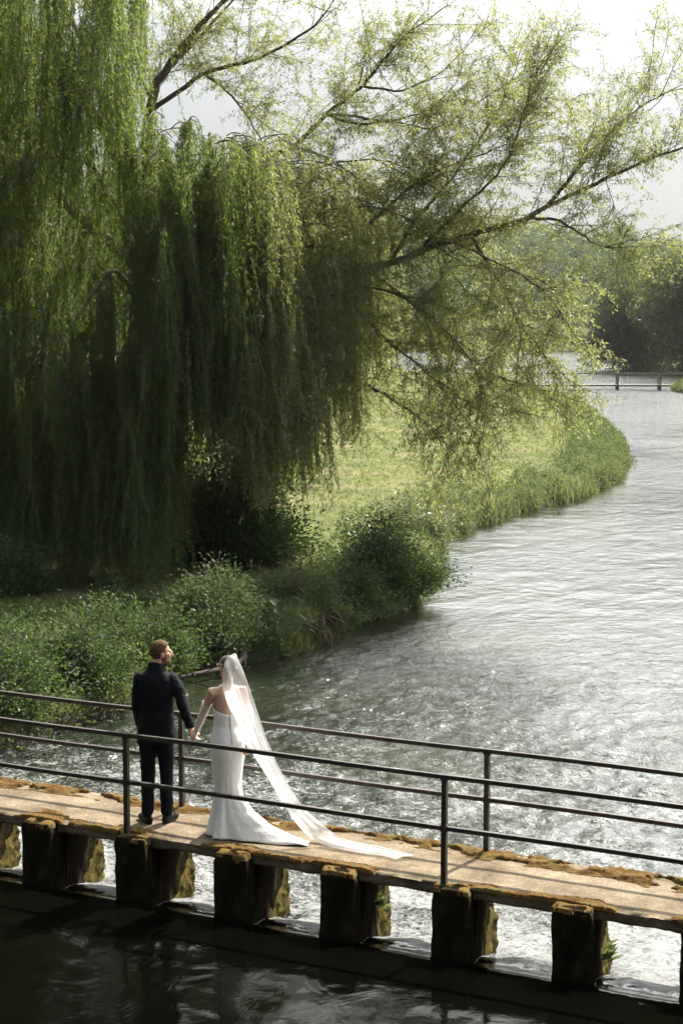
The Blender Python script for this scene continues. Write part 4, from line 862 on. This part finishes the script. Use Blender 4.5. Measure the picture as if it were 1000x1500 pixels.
def shell(name, H, c, r, keep, m, parent, off, thick=.006, n=64):
    V = []; F = []; ok = []
    for i in range(n // 2 + 1):
        t = math.pi * i / (n // 2)
        for k in range(n):
            a = 2 * math.pi * k / n; p = np.array([c[0] + r[0] * math.sin(t) * math.cos(a), c[1] + r[1] * math.sin(t) * math.sin(a), c[2] + r[2] * math.cos(t)])
            p = c + (p - c) * (1 + .05 * float(fbm(np.array(p[0] * 50 + 3), np.array(p[2] * 25 + p[1] * 30), 3))); V.append(H(*p) - off); ok.append(keep(*p))
    for i in range(n // 2):
        for k in range(n):
            a = i * n + k; b = i * n + (k + 1) % n; f = (a, a + n, b + n, b)
            if sum(ok[j] for j in f) >= 3: F.append(f)
    us = sorted({j for f in F for j in f}); ix = {j: i for i, j in enumerate(us)}
    mb = MB(); mb.add([V[j] for j in us], [tuple(ix[j] for j in f) for f in F]); o = link(name, mb.mesh(name), m, parent, smooth=True)
    so = o.modifiers.new('thickness', 'SOLIDIFY'); so.thickness = thick; so.offset = -1; return o

def groom():
    G = Frame((.06, .44, 0), -22); b = G.b; root = thing('person', tuple(b), 'man in a dark navy suit looking at the woman whose hand he holds', 'person', None)
    Z = Frame((0, 0, 0), -22)            # same axes, relative to the empty
    hc = Z(.045, .02, 1.672); H = Frame(hc, 44)
    wr = np.array([.425, .470, .975]) - b; el = np.array([.345, .455, 1.195]) - b
    # body: one continuous skin surface
    m = MB(); head(m, H); m.capsule([H(0, -.02, -.06), Z(.01, -.02, 1.50)], [.056, .062])
    m.loft([ring(Z, z, rx, ry) for z, rx, ry in ((.86, .12, .09), (1.05, .13, .09), (1.3, .14, .095), (1.44, .12, .08), (1.50, .06, .055))])
    m.capsule([Z(-.14, -.01, 1.42), Z(-.19, -.03, 1.16), Z(-.165, .06, .90)], [.045, .036, .026]); m.capsule([Z(.14, -.01, 1.42), el, wr], [.045, .036, .026])
    hand(m, Z(-.165, .06, .90), Z(.02, .10, -1), Z(1, .2, 0), 1, 18); hand(m, wr, np.array([.42, -.05, -1]), np.array([1, -.35, .3]), -1, 30)
    for s, fy in ((-1, 0), (1, .03)): m.capsule([Z(.085 * s, 0, .92), Z(.09 * s, .01 + fy * .5, .5), Z(.09 * s, fy, .07)], [.075, .05, .035])
    link('body', remeshed(m, 'body', .0055, 2), M_skin_g, root, smooth=True)
    # jacket with sleeves and collar
    m = MB(); T = [(.80, .186, .128, -.012), (.90, .186, .132, -.016), (1.0, .176, .125, -.008), (1.10, .168, .116, 0), (1.22, .174, .12, -.002), (1.34, .182, .124, -.008), (1.42, .186, .116, -.012), (1.47, .155, .098, -.012), (1.505, .105, .083, -.006), (1.545, .082, .084, .0), (1.592, .074, .078, .006)]
    m.loft([ring(Z, z, rx, ry, 0, cy) for z, rx, ry, cy in T])
    m.capsule([Z(-.152, -.012, 1.425), Z(-.178, -.02, 1.31), Z(-.185, -.03, 1.16), Z(-.177, .02, 1.03), Z(-.160, .055, .925)], [.068, .058, .052, .047, .042], 16)
    m.capsule([Z(.155, -.012, 1.425), (Z(.155, -.012, 1.425) + el) / 2 + Z(.012, 0, .02), el, (el + wr) / 2 + Z(0, 0, -.005), wr + np.array([-.010, 0, .026])], [.070, .062, .055, .048, .042], 16)
    link('suit_jacket', remeshed(m, 'suit_jacket', .009, 3, (.10, .020)), M_suit, root, smooth=True)
    m = MB(); m.loft([ring(Z, z, rx, ry, 0, -.008) for z, rx, ry in ((.82, .150, .108), (.92, .165, .118), (1.0, .155, .11))])
    for s, fy in ((-1, -.01), (1, .03)):
        m.capsule([Z(.082 * s, 0, .90), Z(.088 * s, -.005, .74), Z(.088 * s, .012 + fy * .4, .50), Z(.090 * s, -.012 + fy * .7, .30), Z(.092 * s, fy - .01, .115)], [.088, .084, .068, .064, .060], 16)
    link('trousers', remeshed(m, 'trousers', .009, 2, (.10, .018)), M_trouser, root, smooth=True)
    for s, yaw, fy in ((-1, -32, -.01), (1, 18, .03)):
        A = Frame(Z(.092 * s, fy, 0), -22 + yaw); m = MB()
        m.ell(A(0, -.03, .045), (.038, .05, .05), A.rot); m.ell(A(0, .04, .048), (.042, .085, .046), A.rot); m.ell(A(0, .13, .034), (.045, .075, .034), A.rot); m.ell(A(0, .06, .014), (.048, .145, .016), A.rot)
        link('shoe', remeshed(m, 'shoe', .006, 2), M_shoe, root, smooth=True)
    Z0 = np.zeros(3)
    shell('hair', H, np.array([0, -.012, .03]), (.082, .102, .101), lambda x, y, z: (z > .062 + .5 * max(0, y - .03) and y < .068) or (z > .0 and y < .03) or (z > -.055 and y < -.02 and abs(x) < .076), M_hair_g, root, Z0)
    m = MB(); m.ell(H(0, .050, -.082), (.052, .052, .044), H.rot); m.ell(H(0, .088, -.050), (.026, .016, .009), H.rot)
    for s in (-1, 1): m.ell(H(.056 * s, .022, -.048), (.012, .030, .046), H.rot); m.ell(H(.068 * s, .018, -.012), (.009, .012, .034), H.rot)
    link('beard', remeshed(m, 'beard', .006, 1), M_beard, root, smooth=True)
    m = MB()
    for s in (-1, 1):
        m.tube([H(.032 * s + .023 * math.cos(a), .104 - .35 * abs(.032 * s + .023 * math.cos(a)) * .5, .004 + .019 * math.sin(a)) for a in np.linspace(0, 2 * np.pi, 21)], .0016, 6)
        m.tube([H(.055 * s, .093, .008), H(.078 * s, .04, .012), H(.080 * s, -.005, .008)], .0017, 6)
    m.tube([H(-.009, .108, .006), H(0, .112, .010), H(.009, .108, .006)], .0016, 6); link('glasses', m.mesh('glasses'), M_metal, root, smooth=True)
    for s in (-1, 1):
        m = MB(); m.ell(H(.031 * s, .084, .004), (.013, .010, .008), H.rot, 12, 8); link('eye', m.mesh('eye'), M_hair_b, root, smooth=True)
groom()

def bride():
    b = np.array([.825, .46, 0.0]); root = thing('person', tuple(b), 'woman in a white strapless gown and long tulle veil trailing along the footbridge', 'person', None)
    Z = Frame((0, 0, 0), -48); hc = np.array([.848, .455, 1.605]) - b; H = Frame(hc, -78)
    W = lambda x, y, z: np.array([x, y, z]) - b
    shL, shR = Z(-.150, -.005, 1.385) + np.array([.012, 0, 0]), Z(.150, -.005, 1.385) + np.array([.012, 0, 0])
    elL, wrL = W(.607, .415, 1.165), W(.512, .440, .975); elR, wrR = W(1.045, .52, 1.13), W(1.062, .462, .915)
    m = MB(); head(m, H, True); m.capsule([hc + np.array([0, 0, -.06]), Z(.01, -.02, 1.41)], [.043, .050])
    m.loft([ring(Z, z, rx, ry, .008, cy) for z, rx, ry, cy in ((.86, .14, .11, -.01), (1.0, .115, .09, 0), (1.1, .108, .085, .005), (1.2, .118, .09, .01), (1.29, .130, .094, .01), (1.36, .142, .082, 0), (1.405, .125, .062, -.008), (1.435, .07, .05, -.012))])
    for s, e_, w_ in ((shL, elL, wrL), (shR, elR, wrR)): m.capsule([Z(0, 0, 1.37) * .45 + s * .55, s, s * .5 + e_ * .5, e_, e_ * .5 + w_ * .5, w_], [.045, .047, .041, .035, .033, .024], 14)
    hand(m, wrL, np.array([-.50, .10, -1]), np.array([-.55, -.4, .1]), 1, 30, .9); hand(m, wrR, np.array([.05, -.15, -1]), np.array([-1, .2, 0]), 1, 20, .9)
    for s in (-1, 1): m.capsule([Z(.07 * s, 0, .88), Z(.055 * s, .01, .48), Z(.05 * s, 0, .10)], [.07, .048, .034]); m.ell(Z(.05 * s, .05, .05), (.036, .10, .035), Z.rot)
    link('body', remeshed(m, 'body', .0055, 2), M_skin_b, root, smooth=True)
    # gown
    zs = np.array([1.25, 1.2, 1.12, 1.06, 1.0, .90, .80, .65, .50, .38, .25, .12, .05, .012]); RX = np.array([.140, .134, .124, .122, .134, .164, .166, .146, .130, .136, .165, .205, .228, .245]); RY = np.array([.102, .104, .098, .098, .112, .142, .146, .128, .118, .126, .158, .20, .225, .24])
    TL = np.array([0, 0, 0, 0, 0, 0, 0, 0, .005, .03, .10, .27, .47, .66]); CY = np.array([.01, .01, .004, 0, -.006, -.014, -.014, -.006, 0, 0, 0, 0, 0, 0])
    zz = np.concatenate([np.linspace(1.25, .4, 40), np.linspace(.38, .012, 26)]); o = np.argsort(zs); rings = []; n = 120
    for z in zz:
        rx, ry, tl, cy = (float(np.interp(z, zs[o], q[o])) for q in (RX, RY, TL, CY)); rg = []
        for k in range(n):
            a = 2 * math.pi * k / n; p = Z(rx * math.cos(a) + .008, cy + ry * math.sin(a), 0); wa = math.atan2(p[1], p[0]); fl = max(0, 1 - z / .62)
            fold = 1 + fl * (.055 * math.sin(8 * a + 1.5) + .03 * math.sin(17 * a + 4 * z)) + .010 * math.sin(23 * z + 2 * a) * (z > .85)
            c = math.cos(wa + .05); t = max(0, c) ** (7 - 3 * fl); side = 1 - .18 * fl * (c < 0)
            p = p * fold * side + np.array([1, .01, 0]) * tl * t * (1 + .06 * math.sin(9 * a))
            zt = z
            if z > 1.0: zt = 1.0 + (z - 1.0) * (1.0 + (.10 * math.sin(a) - .01) / .25 * .75)       # dips at the back, rises over the bust
            rg.append((p[0], p[1], zt + .010 * fl * t * math.sin(14 * wa)))
        rings.append(rg)
    m = MB(); m.loft(rings, caps=False); d = link('wedding_dress', m.mesh('wedding_dress'), M_dress, root, smooth=True); so = d.modifiers.new('thickness', 'SOLIDIFY'); so.thickness = .004; so.offset = -1
    m = MB(); m.tube([Z(.008, CYR - .002, z) for z, CYR in [(1.17, -.099), (1.12, -.099), (1.06, -.103), (1.0, -.123), (.95, -.142), (.90, -.161)]], .0035, 6); link('zip', m.mesh('zip'), M_metal, root, smooth=True)
    # sheer gloves from the upper arm to the hand
    for s, e_, w_, dd, nn in ((shL, elL, wrL, (-.50, .10, -1), (-.55, -.4, .1)), (shR, elR, wrR, (.05, -.15, -1), (-1, .2, 0))):
        m = MB(); u = s * .42 + e_ * .58; m.tube(lerp_path([u, e_, e_ * .5 + w_ * .5, w_], 24), list(np.interp(np.linspace(0, 1, 24), [0, .05, .3, .6, 1], [.050, .046, .042, .038, .029]) + .003 * np.sin(np.arange(24) * 2.1)), 16, caps=False)
        d_ = np.array(dd) / np.linalg.norm(dd); m.tube([w_, w_ + d_ * .03, w_ + d_ * .075], [.029, .036, .040], 14, caps=False, flat=.7); link('glove', m.mesh('glove'), M_glove, root, smooth=True)
    # hair: dark cap, low bun, curl; small flowers above the ear
    Z0 = np.zeros(3)
    shell('hair', H, np.array([0, -.012, .028]), (.079, .097, .091), lambda x, y, z: (z > .045 and y < .06) or (z > -.04 and y < .025) or (z > -.075 and y < -.03), M_hair_b, root, Z0, .012)
    m = MB(); m.ell(H(-.01, -.085, -.02), (.050, .040, .050), H.rot); m.ell(H(.025, -.08, .01), (.035, .035, .035), H.rot); m.ell(H(-.035, -.075, -.04), (.035, .035, .03), H.rot)
    link('bun', remeshed(m, 'bun', .007, 1, (.03, .012)), M_hair_b, root, smooth=True)
    m = MB(); m.tube([H(-.074 - .01 * math.sin(t * 5), .02 + .012 * math.cos(t * 5), -.02 - .14 * t) for t in np.linspace(0, 1, 16)], list(np.linspace(.006, .002, 16)), 6); link('curl', m.mesh('curl'), M_hair_b, root, smooth=True)
    m = MB(); g = np.random.default_rng(1)
    for i in range(7): m.ell(H(-.072 + g.normal(0, .006), .0 + .02 * i - .06, .03 + g.normal(0, .012)), (.010, .012, .012), H.rot, 8, 6)
    link('hair_ornament', remeshed(m, 'hair_ornament', .004, 0), M_flower, root, smooth=True)
    # veil: from the crown over the back of the head, out to the right and down along the deck
    Lp = [(.872, .50, 1.712), (.862, .385, 1.685), (.846, .36, 1.54), (.848, .36, 1.41), (.92, .375, 1.2), (1.03, .38, .98), (1.16, .40, .80), (1.34, .42, .54), (1.49, .44, .31), (1.68, .46, .10), (1.88, .45, .03), (2.20, .42, .018), (2.47, .43, .018), (2.62, .40, .018)]
    Rp = [(.91, .52, 1.715), (.945, .47, 1.70), (.985, .47, 1.63), (1.04, .46, 1.52), (1.16, .46, 1.22), (1.28, .46, .92), (1.43, .47, .63), (1.60, .50, .38), (1.72, .54, .26), (1.88, .62, .10), (2.04, .66, .03), (2.35, .66, .022), (2.58, .62, .022), (2.76, .585, .022)]
    BU = [.02, .05, .085, .075, .05, .035, .03, .025, .02, .01, 0, 0, 0, 0]; BZ = [.025, .03, .02, 0, 0, 0, 0, 0, .01, .03, .035, .025, .02, .015]
    ns, nt = 150, 70; Lq, Rq = lerp_path(Lp, ns), lerp_path(Rp, ns); u = np.linspace(0, len(BU) - 1, ns); bu = np.interp(u, range(len(BU)), BU); bz = np.interp(u, range(len(BZ)), BZ)
    t = np.linspace(0, 1, nt)[None, :, None]; Vv = Lq[:, None] * (1 - t) + Rq[:, None] * t; arch = np.sin(np.pi * t) ** .7
    s_ = np.linspace(0, 1, ns)[:, None, None]; fo = (fbm(t * 4.2 + .5 * np.sin(3 * s_), s_ * 2.0 + 0 * t, 2) * 1.5 + .35 * fbm(t * 11 + s_, s_ * 3.5 + 0 * t, 2))[:, :, :] * .008 * np.clip(s_ * 6, .15, 1)
    dr = np.array([.42, -.9, 0]); fl = sstep(.62, .78, s_)
    Vv = Vv + dr * (arch * bu[:, None, None] + fo * (1 - fl)) + np.array([0, 0, 1.0]) * (arch * bz[:, None, None] + np.abs(fo) * fl * .9) - b
    i = (np.arange(ns - 1)[:, None] * nt + np.arange(nt - 1)[None, :]).ravel(); link('veil', np_mesh('veil', Vv.reshape(-1, 3), np.stack([i, i + 1, i + nt + 1, i + nt], 1)), M_veil, root, smooth=True)
bride()
